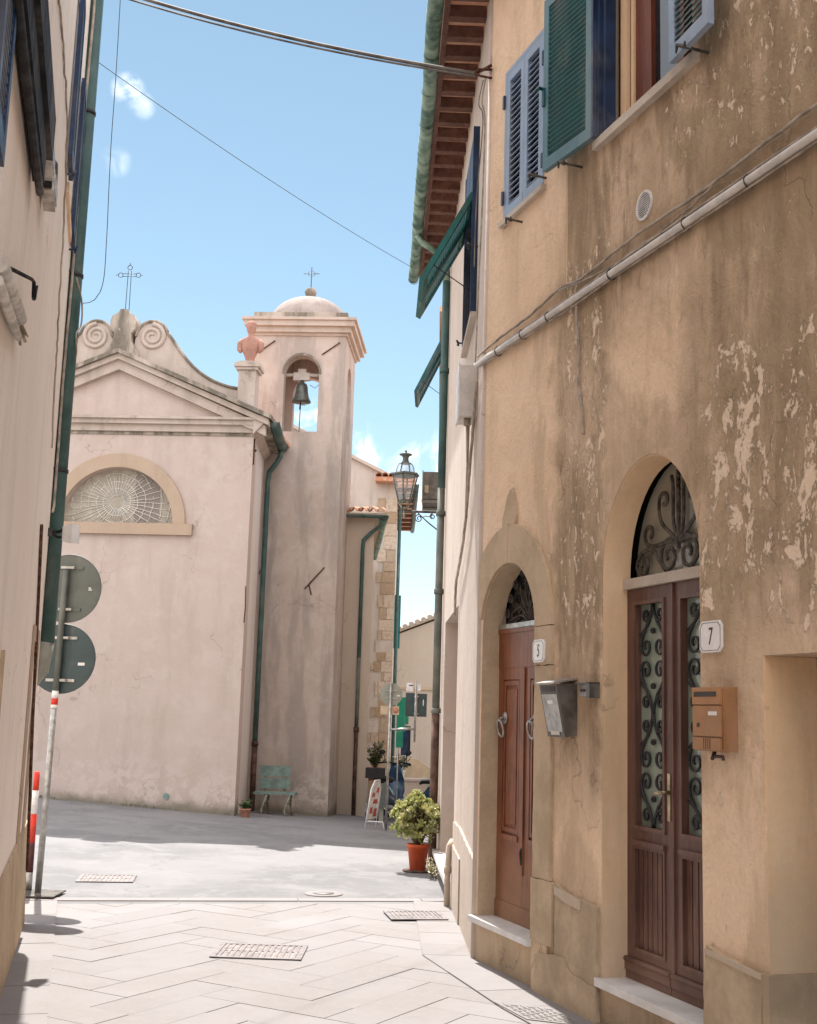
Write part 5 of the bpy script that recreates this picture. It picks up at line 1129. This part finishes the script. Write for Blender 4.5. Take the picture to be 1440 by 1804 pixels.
q = MB(TE); q.tube([(.13, .17, 5.14), (.12, .12, 5.02), (-.05, .06, 4.90), (-.19, .05, 4.76), (-.20, .05, 4.6), (-.20, .05, 2.6)], .038, 10); q.build('downpipe', M['green_pipe'], EB)
q = MB(TE); q.tube([(-.20, .05, 2.6), (-.20, .05, 1.3)], .038, 10); q.build('downpipe', M['grey_pipe'], EB)
q = MB(TE); q.tube([(-.20, .05, 1.3), (-.20, .05, -.3)], .040, 10); q.tube([(-.20, .05, 1.28), (-.20, .05, 1.36)], .055, 10); q.build('downpipe_foot', M['brown_pipe'], EB)
# stone cornered house
TS = bigframe(-.297, 30.8, 1.10)
TSs = lambda a, b, z: TS(a + .066 * b, b, z)
SB = thing('stone_cornered_house', 'weathered grey pink house with exposed tan corner stones behind the annex', 'house', V(TS, -1, 0, -.5))
q = MB(TS); q.plate([(-4, -1.5), (0, -1.5), (0, 6.98), (-.5, 7.22), (-4, 8.95)], None, -9, 0, TSs); q.build('wall', M['far_grey'], SB)
random.seed(5); q = MB(TS); z = -.6; i = 0
while z < 6.4:
    h = random.uniform(.20, .34); w = (.27 if i % 2 else .42) + random.uniform(-.05, .09); x = -.001; 
    while x > -w + .04:
        x2 = max(-w, x - random.uniform(.14, .36)); 
        if z < 2 or z > 3.3 or random.random() > .25: q.box(x2 + .008, x - .006 if x < -.01 else .006, .0, .014 + random.uniform(0, .012), z + .008, z + h - .008)
        x = x2
    z += h; i += 1
q.build('corner_stones', M['quoin'], SB)
q = MB(TS); q.plate([(-4.1, 8.99), (-.55, 7.24), (.12, 6.92), (.12, 6.99), (-.55, 7.32), (-4.1, 9.07)], None, -7, .10, TSs); q.build('roof', M['cornice_pale'], SB)
q = MB(TS)
for k_ in range(4):
    a = -.42 + k_ * .15; q.add([(a + .07 * math.cos(PI * k / 8), n_, 7.03 + .075 * math.sin(PI * k / 8)) for n_ in (.42, -.1) for k in range(9)], [(k, k + 1, k + 10, k + 9) for k in range(8)], True)
q.box(-.50, .42, .0, .36, 6.92, 7.02); q.build('eaves_tiles', M['tile'], SB)
q = MB(TSs); q.box(.001, .42, -7, .3, 6.86, 6.91); q.build('side_soffit', M['soffit'], SB)
for k_ in range(9):
    q = MB(TSs); q.box(.002, .38, -.3 - k_ * .75, -.2 - k_ * .75, 6.78, 6.858); q.build('rafter', M['rafter'], SB)
TS2 = lambda s, n, z: TSs(n, -s, z)
gutter(TS2, -.3, 7, .44, 6.86, .06, 'gutter', M['green_pipe'], SB, 4)
q = MB(TS); q.tube([(.05, -.35, 6.7), (.05, -.35, 3), (.05, -.35, -.2)], .045, 8); q.build('downpipe', M['green_pipe'], SB)
q = MB(TSs); q.box(.004, .16, -2.0, -1.95, 3.2, 4.5); q.build('shutter', M['teal_sh'], SB)
q = MB(TSs); q.box(.004, .11, -2.9, -2.86, 3.25, 4.6); q.build('shutter', M['teal_sh'], SB)
q = MB(TS); q.box(-.56, -.42, .0, .05, 2.6, 2.72); q.build('stone_corbel', M['quoin'], SB)
# end of street house
TGo = frame(-2.0, 40, 1, 0, 0, -1)
GB = thing('end_house', 'plain beige house with a sloping tiled roof closing the street', 'house', (0, 40, -.9))
q = MB(TGo); q.plate([(0, -2), (7, -2), (7, 5.3), (4.5, 5.35), (3.05, 4.72), (1.6, 4.13), (0, 3.5)], [[(1.98, .3), (2.28, .3), (2.28, 1.25), (1.98, 1.25)]], -5, 0); q.build('wall', M['far_beige'], GB)
q = MB(TGo); q.plate([(0, 3.52), (4.5, 5.37), (7, 5.32), (7, 5.42), (4.5, 5.47), (0, 3.62)], None, -5, .12); q.build('roof', M['quoin'], GB)
q = MB(TGo)
for i in range(22): a = .2 + i * .2; z = 3.58 + (a) * .411; q.tube([(a, .14, z + .04), (a, -.3, z + .12)], .085, 8)
q.build('roof_tiles', M['cornice_pale'], GB)
q = MB(TGo); q.box(1.6, 3.6, .001, .05, 2.42, 2.50); q.build('string_course', M['stone'], GB)
q = MB(TGo); q.box(1.98, 2.28, -.2, -.12, .3, 1.25); q.build('door', M['navy'], GB)
q = MB(TGo); q.box(2.02, 2.2, .002, .06, 1.32, 2.05); q.build('shutter', M['greenbox'], GB)
# low stone walls and ramp at the end of the street
lw = MB(); lw.add([(-.6, 33, -.9), (2.4, 33, -.9), (2.4, 33, -.05), (.95, 33, .10), (.45, 33, .46), (-.6, 33, .50), (-.6, 33.3, -.9), (2.4, 33.3, -.9), (2.4, 33.3, -.05), (.95, 33.3, .10), (.45, 33.3, .46), (-.6, 33.3, .50)], [(0, 1, 2, 3, 4, 5), (6, 11, 10, 9, 8, 7)] + [(i, (i + 1) % 6, (i + 1) % 6 + 6, i + 6) for i in range(6)])
tag(lw.build('low_wall', M['stone'], None, loc=(.5, 33, -.9)), 'low grey brown stone wall stepping down at the end of the street', 'wall')
lw = MB(); lw.box(-.62, 1.6, 28.6, 28.9, -1, .12); lw.box(-.62, 1.6, 28.55, 28.95, .12, .17)
tag(lw.build('street_bench_wall', M['far_grey'], None, loc=(.3, 28.7, -.6)), 'low grey ledge wall with a slab top behind the parked scooters', 'wall')
lw = MB(); lw.box(-.655, -.36, 25.0, 25.5, -.8, .28); tag(lw.build('plinth_block', M['stone'], None, loc=(-.5, 25.2, -.5)), 'stone block carrying the terracotta pot behind the folding sign', 'block')
# second right house, mostly hidden behind the near downpipe
D0 = Vector((.44, 15.36, 0)); D1 = Vector((.70, 24.5, 0)); dd = (D1 - D0).normalized(); TD = frame(D0.x, D0.y, dd.x, dd.y, -dd.y, dd.x)
DB = thing('second_right_house', 'pinkish house hidden behind the near downpipe with a propped green shutter', 'house', (D0.x, D0.y, -.3))
q = MB(TD); q.box(0, 9.4, -6, 0, -1, 7.35); q.build('wall', M['side'], DB)
q = MB(TD); q.box(1.5, 9.6, -6.2, .12, 7.35, 7.43); q.build('roof', M['tile'], DB)

flap(TD, 2.3, .95, 7.25, .98, R(25), 'propped_shutter', DB, M['bluegreen'])
dog(TD, 2.1, 0, 6.1, parent=DB, mat='green_pipe', L_=.07); dog(TD, 3.4, 0, 5.4, parent=DB, mat='green_pipe', L_=.07)
# AC unit
ac = thing('air_conditioner', 'dark air conditioner unit fixed high beside the near downpipe', 'air conditioner', V(TD, .8, .1, 4.4))
q = MB(TD); q.box(.45, 1.25, .03, .27, 4.42, 4.78); q.build('housing', M['box_grey'], ac)
q = MB(TD); q.box(.44, 1.26, .271, .285, 4.40, 4.80); q.build('front_panel', M['sign_pale'], ac)
q = MB(TD); q.box(.448, .4498, .20, .25, 4.50, 4.60); q.build('name_label', M['brass'], ac)
q = MB(TD); q.box(.5, .55, .0, .29, 4.385, 4.415); q.box(1.15, 1.2, .0, .29, 4.385, 4.415); q.build('bracket', M['sign_pale'], ac)
# ---- wall lantern
LX, LY = -.055, 15.0
la = thing('street_lantern', 'old grey green street lantern on a scrolled wall bracket', 'street lamp', (.40, 15.0, 4.05))
q = MB(); k = 6
q.tube([(.42, LY, 4.105), (.1, LY, 4.105), (LX + .01, LY, 4.10)], .016, 8); q.tube([(.42, LY, 3.84), (.25, LY, 3.97), (.12, LY, 4.085)], .009, 6)
for sx, cx_, cz_, r_ in ((1, .13, 4.02, .05), (1, .30, 4.05, .035)): q.tube([(a, LY, z) for a, z in spiral(cx_, cz_, r_, .012, PI / 2, 1.5)], .007, 5)
q.tube([(a, LY, z) for a, z in bez((.18, 4.03), (.22, 4.09), (.25, 4.0), (.30, 4.085))], .006, 5)
q.build('scroll_bracket', M['greyiron'], la)
q = MB(); q.tube([(LX, LY, 4.02), (LX, LY, 4.16)], .014, 8)
for a in range(4):
    an_ = a * PI / 2 + .6; q.tube([(LX + r_ * math.cos(an_), LY + r_ * math.sin(an_), z) for r_, z in ((.01, 4.13), (.05, 4.15), (.085, 4.20), (.06, 4.235), (.035, 4.215))], .007, 5)
q.build('cradle', M['bench_leg'], la)
rb_, rt_ = .085, .165; zb, zt = 4.24, 4.56
hexp = lambda r, z, j: (LX + r * math.cos(2 * PI * j / k + .35), LY + r * math.sin(2 * PI * j / k + .35), z)
q = MB()
for j in range(k):
    q.tube([hexp(rb_, zb, j), hexp(rt_, zt, j)], .0085, 5); q.tube([hexp(rb_, zb, j), hexp(rb_, zb, j + 1)], .009, 5); q.tube([hexp(rt_, zt, j), hexp(rt_, zt, j + 1)], .013, 5)
q.build('frame', M['sign_grey'], la)
q = MB(); 
for j in range(k): q.add([hexp(rb_ - .004, zb, j), hexp(rb_ - .004, zb, j + 1), hexp(rt_ - .004, zt, j + 1), hexp(rt_ - .004, zt, j)], [(0, 1, 2, 3)])
q.build('glass', M['lampglass'], la)
q = MB(); q.lathe(LX, LY, [(.19, zt), (.19, zt + .018), (.12, zt + .035)], 6, rot=.35, smooth=False); q.build('eave_rim', M['sign_grey'], la)
q = MB(); q.lathe(LX, LY, [(.118, zt + .036), (.105, zt + .10), (.075, zt + .155)], 18); q.build('dome_glass', M['lampglass'], la)
q = MB(); q.lathe(LX, LY, [(.08, zt + .15), (.045, zt + .17), (.04, zt + .19), (.035, zt + .22), (.05, zt + .25), (.08, zt + .262), (.08, zt + .272), (.03, zt + .285), (.012, zt + .295), (.016, zt + .31), (.004, zt + .33)], 16)
for j in range(6): a = 2 * PI * j / 6; q.tube([(LX + .115 * math.cos(a), LY + .115 * math.sin(a), zt + .03), (LX + .103 * math.cos(a), LY + .103 * math.sin(a), zt + .10), (LX + .075 * math.cos(a), LY + .075 * math.sin(a), zt + .155)], .006, 5)
q.build('chimney_cap', M['sign_grey'], la)
q = MB(); q.tube([(LX, LY, zb), (LX, LY, zb + .1), (LX + .03, LY, zb + .14), (LX + .08, LY, zb + .16)], .010, 6); q.build('lamp_holder', M['brown_pipe'], la)

# ---- road signs seen at the mouth of the street
sg = thing('sign_post', 'thin grey post with a side arm beside the parked scooters', 'post', (-.215, 20.3, gz(-.2, 20.3)))
q = MB(); q.tube([(-.215, 20.3, -.3), (-.205, 20.3, 2.12)], .022, 10); q.build('pole', M['steel'], sg)
q = MB(); q.tube([(-.20, 20.3, 1.36), (.21, 20.3, 1.385)], .020, 8); q.tube([(.21, 20.3, 1.17), (.21, 20.3, 2.16)], .018, 8); q.build('side_arm', M['steel'], sg)
t = thing('round_sign', 'pale grey back of a round sign on the thin post', 'road sign', (-.20, 20.33, 1.7)); 
q = MB(); q.disc(-.195, 20.33, 1.93, .185, .008, 36); q.build('disc', M['sign_pale'], t)
for z in (1.98, 1.86):
    q = MB(); q.box(-.30, -.09, 20.318, 20.329, z, z + .02); q.build('bracket', M['steel'], t)
q = MB(); q.box(-.10, -.05, 20.322, 20.3295, 1.90, 1.92); q.build('sticker', M['refl_white'], t)
t = thing('brown_sign', 'small brown arrow sign below the round sign', 'sign', (-.2, 20.33, 1.6)); q = MB(); q.box(-.365, -.06, 20.33, 20.338, 1.60, 1.74); q.build('panel', M['stone'], t)
q = MB(); q.lathe(0, 0, [(.045, 0), (.045, .003)], 14, lambda x, y, z: Vector((-.11 + x, 20.3295 - z, 1.67 + y))); q.build('red_mark', M['terracotta'], t)
t = thing('panel_sign', 'pair of dark teal sign panels seen from behind on the side arm', 'sign', (.21, 20.33, 1.55))
q = MB(); q.box(.045, .195, 20.33, 20.338, 1.58, 1.965); q.box(.235, .395, 20.33, 20.338, 1.58, 1.955); q.build('panels', M['sign_teal'], t)
q = MB(); q.box(.18, .26, 20.315, 20.329, 1.90, 1.915); q.box(.18, .26, 20.315, 20.329, 1.62, 1.635); q.build('bracket', M['steel'], t)
q = MB(); q.box(.33, .345, 20.3255, 20.3295, 1.76, 1.86); q.build('sticker', M['refl_white'], t)
t = thing('notice', 'two small white notices above the teal sign panels', 'sign', (.15, 20.36, 2.0)); q = MB(); q.box(.05, .16, 20.35, 20.356, 1.99, 2.13); q.box(.22, .29, 20.35, 20.356, 2.0, 2.11); q.build('panel', M['refl_white'], t)
q = MB(); q.box(.09, .16, 20.343, 20.349, 2.08, 2.095); q.build('arrow', M['ink'], t)
t = thing('green_sign', 'bright green narrow panel behind the brown sign', 'sign', (-.03, 21.2, .9)); q = MB(); q.box(-.10, .05, 21.2, 21.22, 1.32, 1.90); q.box(-.10, .02, 21.2, 21.22, 1.05, 1.315); q.build('panel', M['greenbox'], t)
q = MB(); q.tube([(-.06, 21.24, -.35), (-.06, 21.24, 1.9)], .015, 6); q.build('post', M['steel'], t)
# folding notice board
ab = thing('folding_board', 'white folding notice board with red print by the annex corner', 'notice board', (-.52, 20.4, gz(-.5, 20.4)))
zb_ = gz(-.5, 20.4)
Tb = sub(WT, -.47, 20.45, zb_, R(68 + 180))
q = MB(Tb); q.tube([(-.22, 0, 0), (-.20, .08, .62), (-.10, .10, .76), (.10, .10, .76), (.20, .08, .62), (.22, 0, 0)], .011, 6); q.tube([(.20, .0, .10), (.20, .06, .12), (.20, .30, .12), (.20, .33, .0)], .010, 6); q.build('frame', M['white'], ab)
q = MB(Tb); q.add([(-.19, .010, .14), (.19, .010, .14), (.18, .075, .64), (.09, .09, .74), (-.09, .09, .74), (-.18, .075, .64), (-.19, .016, .14), (.19, .016, .14), (.18, .081, .64), (.09, .096, .74), (-.09, .096, .74), (-.18, .081, .64)], [(0, 1, 2, 3, 4, 5), (6, 11, 10, 9, 8, 7)] + [(i, (i + 1) % 6, (i + 1) % 6 + 6, i + 6) for i in range(6)]); q.build('board', M['refl_white'], ab)
q = MB(Tb)
for a, z, w, h in ((-.09, .24, .15, .13), (.08, .28, .12, .10), (-.04, .42, .20, .07), (.07, .53, .13, .07), (-.09, .60, .12, .08)):
    yy = .010 + (z - .14) * .13; q.add([(a - w / 2, yy + .010 - h * .065, z - h / 2), (a + w / 2, yy + .010 - h * .065, z - h / 2), (a + w * .3, yy + .010 + h * .065, z + h / 2), (a - w * .4, yy + .010 + h * .065, z + h / 2)], [(0, 1, 2, 3)])
PRINT = simple('faded red print', (.52, .10, .07), .7, 0, .2, 12, .05); q.build('print', PRINT, ab)

# ---- scooters
def scooter(label, x, y, ang, col):
    zg = gz(x, y); T = sub(WT, x, y, zg, ang); t = thing('scooter', label, 'scooter', (x, y, zg), 'scooters parked at the mouth of the street')
    for a in (-.58, .62):
        w = MB(T); w.tube([(a + .20 * math.cos(2 * PI * i / 22), 0, .24 + .20 * math.sin(2 * PI * i / 22)) for i in range(22)], .048, 8, closed=True); wh = w.build('wheel', M['tyre'], t)
        w = MB(T); w.lathe(0, 0, [(.03, -.04), (.13, -.03), (.13, .03), (.03, .04)], 14, lambda p, r_, z, a=a: T(a + p, z, .24 + r_)); w.build('rim', M['steel'], wh)
    def rings(sec): # (a, z centre, half width, half height)
        k = 12; vs = [(a, hw * math.cos(2 * PI * j / k), z + hh * math.sin(2 * PI * j / k)) for a, z, hw, hh in sec for j in range(k)]
        return vs, [(i * k + j, i * k + (j + 1) % k, (i + 1) * k + (j + 1) % k, (i + 1) * k + j) for i in range(len(sec) - 1) for j in range(k)] + [tuple(range(k)), tuple(range(len(vs) - k, len(vs)))]
    b_ = MB(T); b_.add(*rings([(-.86, .62, .05, .05), (-.80, .60, .11, .10), (-.5, .55, .16, .17), (-.15, .48, .15, .18), (.0, .38, .13, .10), (.12, .30, .13, .05), (.40, .30, .13, .05)]), True); b_.build('body', col, t)
    b_ = MB(T); b_.add(*rings([(.38, .30, .13, .06), (.47, .50, .19, .09), (.50, .70, .17, .09), (.46, .88, .12, .08), (.42, .98, .08, .05)]), True); b_.build('front_shield', col, t)
    b_ = MB(T); b_.add(*rings([(.38, .42, .05, .03), (.5, .47, .07, .04), (.66, .47, .08, .04), (.82, .36, .06, .03)]), True); b_.build('mudguard', col, t)
    b_ = MB(T); b_.add(*rings([(-.84, .78, .06, .03), (-.7, .80, .13, .05), (-.3, .76, .14, .06), (-.02, .74, .12, .05), (.03, .70, .08, .03)]), True); b_.build('seat', M['tyre'], t)
    b_ = MB(T); b_.tube([(.36, -.32, 1.02), (.40, -.15, 1.04), (.42, 0, 1.02), (.40, .15, 1.04), (.36, .32, 1.02)], .018, 6); b_.build('handlebar', M['tyre'], t)
    for s_ in (-1, 1):
        b_ = MB(T); b_.tube([(.40, s_ * .18, 1.04), (.42, s_ * .24, 1.20)], .008, 5); b_.ell((.42, s_ * .26, 1.23), .02, .06, .045, 10, 6); b_.build('mirror', M['tyre'], t)
    b_ = MB(T); b_.ell((.52, 0, .86), .05, .07, .06, 12, 8); b_.build('headlight', M['lampglass'], t)
    b_ = MB(T); b_.box(-1.06, -.80, -.15, .15, .80, .98); b_.build('top_case', M['tyre'], t)
    b_ = MB(T); b_.tube([(-.1, .14, .2), (-.12, .20, .02)], .012, 5); b_.tube([(-.3, -.15, .25), (-.75, -.16, .28)], .04, 8); b_.build('stand_and_exhaust', M['steel'], t)
scooter('dark blue scooter with a top case behind the thin sign post', -.22, 23.5, R(75), M['scoot'])
scooter('dark blue scooter parked behind the flowering pot by the pipe', .42, 24.4, R(160), M['scoot'])
bx = thing('utility_box', 'grey green box on a short leg in front of the scooter', 'box', (-.35, 21.6, -.3)); q = MB(); q.box(-.46, -.20, 21.5, 21.7, .02, .42); q.build('box', M['sign_grey'], bx); q = MB(); q.box(-.36, -.28, 21.56, 21.64, -.4, .02); q.build('leg', M['sign_pale'], bx)

# ================================================================ BENCH
bz = -.20
def Bn(a, b, z): k = 1.07; a += .02; return Vector((-2.17 + k * (a * .9976 + b * .0698), 21.75 + k * (-a * .0698 + b * .9976), bz + k * z))
be_ = thing('bench', 'small mint green wooden bench between the chapel downpipe and the tower', 'bench', (-2.17, 21.75, bz))
q = MB(Bn); q.box(-.36, .16, .36, .385, .62, .79); q.build('backrest_board', M['bench'], be_)
q = MB(Bn); q.box(-.36, .16, .35, .375, .42, .59); q.build('backrest_board', M['bench'], be_)
for i in range(3): 
    q = MB(Bn); q.box(-.38, .30, -.02 + i * .11, .075 + i * .11, .345, .38); q.build('seat_board', M['bench'], be_)
for a in (-.18, .20):
    q = MB(Bn); q.tube([(a + .02, .0, .34), (a - .03, -.01, .20), (a - .06, -.02, .10), (a - .04, -.04, .0)], [.024, .02, .022, .018], 8); q.tube([(a, .30, .34), (a - .02, .31, .18), (a + .01, .34, .0)], [.022, .018, .018], 8); q.tube([(a - .02, .0, .2), (a - .01, .31, .2)], .014, 6); q.build('leg', M['bench_leg'], be_)
for a in (-.26, .06):
    q = MB(Bn); q.box(a - .02, a + .02, .385, .41, .30, .76); q.build('back_post', M['bench_leg'], be_)

# ================================================================ PLANTS
def leaf(q, c, d, L_, w, up=None, curl=.2):
    d = d.normalized(); up = up or Vector((0, 0, 1)); s_ = d.cross(up)
    if s_.length < .05: s_ = Vector((1, 0, 0))
    s_.normalize(); n_ = s_.cross(d); p = [c, c + d * L_ * .35 + s_ * w * .38, c + d * L_ * .75 + s_ * w * .5 + n_ * L_ * curl * .4, c + d * L_ + n_ * L_ * curl, c + d * L_ * .75 - s_ * w * .5 + n_ * L_ * curl * .4, c + d * L_ * .35 - s_ * w * .38]
    m_ = c + d * L_ * .6 - n_ * w * .12; o = len(q.v); q.v += p + [m_]; q.f += [(o + i, o + (i + 1) % 6, o + 6) for i in range(6)]; q.sm += [True] * 6
def rnd(a, b): return random.uniform(a, b)
def pot(t, x, y, z, r0, r1, h, mat, name='pot'):
    q = MB(); q.lathe(x, y, [(r0, z), (r1 * .97, z + h * .86), (r1 * 1.06, z + h * .87), (r1 * 1.08, z + h), (r1 * .95, z + h), (r1 * .92, z + h * .93)], 24); q.build(name, mat, t)
random.seed(21)
jz = gz(.225, 13.55)
jp = thing('potted_succulent', 'bushy yellow green succulent in an orange pot at the foot of the brown downpipe', 'potted plant', (.21, 13.5, jz))
q = MB(); q.lathe(.21, 13.5, [(.15, jz), (.165, jz + .012), (.15, jz + .025)], 20); q.build('saucer', M['brown_pipe'], jp)
pot(jp, .21, 13.5, jz + .02, .085, .115, .27, M['pot_red'])
q = MB(); q.lathe(.21, 13.5, [(.10, jz + .262), (.01, jz + .268)], 16); q.build('soil', M['earth'], jp)
qs = MB(); ql = MB(); qt = MB()
for i in range(190):
    a, e = rnd(0, 2 * PI), rnd(-.75, 1.5); rr = .25 * rnd(.75, 1.02) * (1 + .16 * math.sin(2.3 * a + 1) * math.cos(3.1 * e) + .10 * math.sin(5 * a - 2 * e)); c = Vector((.19 + rr * math.cos(a) * math.cos(e) * 1.05, 13.5 + rr * math.sin(a) * math.cos(e), jz + .56 + rr * math.sin(e) * 1.0))
    n_ = (c - Vector((.19, 13.5, jz + .45))).normalized(); n_ = (n_ + Vector((rnd(-.3, .3), rnd(-.3, .3), rnd(.1, .5)))).normalized()
    qs.tube([(.21 + rnd(-.03, .03), 13.5 + rnd(-.03, .03), jz + .26), tuple(Vector((.2, 13.5, jz + .4)).lerp(c, .4)), tuple(c)], .006, 4)
    x_ = n_.orthogonal().normalized(); y_ = n_.cross(x_)
    for k_ in range(15):
        b_ = k_ * 2.4; lift = .15 + k_ / 15 * 1.1; d = (x_ * math.cos(b_) + y_ * math.sin(b_)) * math.cos(lift) + n_ * math.sin(lift)
        leaf(qt if (k_ > 7 and random.random() < .75) or random.random() < .15 else ql, c - n_ * .01, d, rnd(.040, .060) * (1.1 - k_ / 34), rnd(.022, .032), n_, .25)
    for k_ in range(4): leaf(ql, c - n_ * rnd(.02, .08), Vector((rnd(-1, 1), rnd(-1, 1), rnd(-.3, .4))), .05, .02)
for i in range(24):
    c = Vector((.21 + rnd(-.13, .13), 13.5 + rnd(-.13, .13), jz + rnd(.27, .42))); leaf(ql, c, Vector((rnd(-1, 1), rnd(-1, 1), rnd(-.2, .8))), .08, .035)
qs.build('stems', M['stem'], jp); ql.build('leaves', M['leaf_yellow'], jp); qt.build('leaf_tips', M['leaf_tip'], jp)
w = thing('weed', 'small pale leafed weed growing at the wall foot beside the orange pot', 'plant', (.36, 12.9, gz(.36, 12.9)))
q = MB(); qs = MB()
for i in range(9):
    p = Vector((.36 + rnd(-.05, .04), 12.85 + rnd(-.1, .12), gz(.36, 12.9))); tip = p + Vector((rnd(-.12, .03), rnd(-.1, .1), rnd(.08, .26))); qs.tube([tuple(p), tuple(p.lerp(tip, .5) + Vector((0, 0, .02))), tuple(tip)], .004, 4)
    for k_ in range(8): leaf(q, p.lerp(tip, .3 + .7 * k_ / 8), Vector((rnd(-1, 1), rnd(-1, 1), rnd(-.1, .8))), rnd(.035, .06), .018)
q.build('leaves', M['leaf_tip'], w); qs.build('stems', M['stem'], w)
def shrub(label, x, y, z, pr, ph, potm, R_, Hh, nl, lm, lw_, ll_, flowers=0, cat_='potted plant'):
    t = thing('potted_plant', label, cat_, (x, y, z)); pot(t, x, y, z, pr * .72, pr, ph, potm); q = MB(); qs = MB(); qf = MB()
    for i in range(nl // 7):
        a = rnd(0, 2 * PI); tip = Vector((x + R_ * rnd(.1, 1) * math.cos(a), y + R_ * rnd(.1, 1) * math.sin(a), z + ph + Hh * rnd(.25, 1))); b_ = Vector((x + rnd(-.02, .02), y, z + ph * .9)); qs.tube([tuple(b_), tuple(b_.lerp(tip, .5) + Vector((0, 0, .03))), tuple(tip)], .005, 4)
        for k_ in range(7): leaf(q, b_.lerp(tip, rnd(.35, 1)), Vector((rnd(-1, 1), rnd(-1, 1), rnd(-.4, .8))), ll_ * rnd(.7, 1.2), lw_)
        if flowers and random.random() < flowers:
            for k_ in range(6): leaf(qf, tip + Vector((0, 0, .01)), Vector((math.cos(k_), math.sin(k_), .3)), .045, .035)
    q.build('leaves', lm, t); qs.build('stems', M['stem'], t)
    if flowers: qf.build('flowers', M['petal'], t)
    return t
shrub('low green plant in a brown pot on the ground at the chapel corner', -2.52, 20.45, -.12, .09, .14, M['terracotta'], .16, .14, 150, M['leaf_green'], .03, .05)
shrub('bright green shrub in a terracotta pot standing on the stone block', -.53, 25.2, .28, .16, .26, M['terracotta'], .22, .50, 420, M['leaf_green'], .035, .075)
shrub('white flowering plant in a white pot on the ledge behind the scooters', .02, 28.74, .17, .08, .17, M['white'], .24, .34, 260, M['leaf_green'], .03, .06, .55)
# stray weeds and dust in the joint between the chapel wall and the road
random.seed(3); q = MB()
for i in range(260):
    s_ = rnd(-4.6, -.02); p = TF(s_, rnd(.01, .10) ** 1.0, 0); p.z = gz(p.x, p.y) - .004; 
    if math.sin(s_ * 3.1) + rnd(-1, 1) < .0: continue
    leaf(q, p, Vector((rnd(-.6, .6), rnd(-.6, .2), 1)), rnd(.02, .06), .012)
tag(q.build('wall_foot_weeds', M['leaf_green'], None, loc=V(TF, -2, .05, 0)), 'sparse short weeds along the foot of the chapel wall', 'weeds', kind='stuff')

# ---------------------------------------------------------------- tidy
for o in sc.objects:
    if '_w' in o: del o['_w']
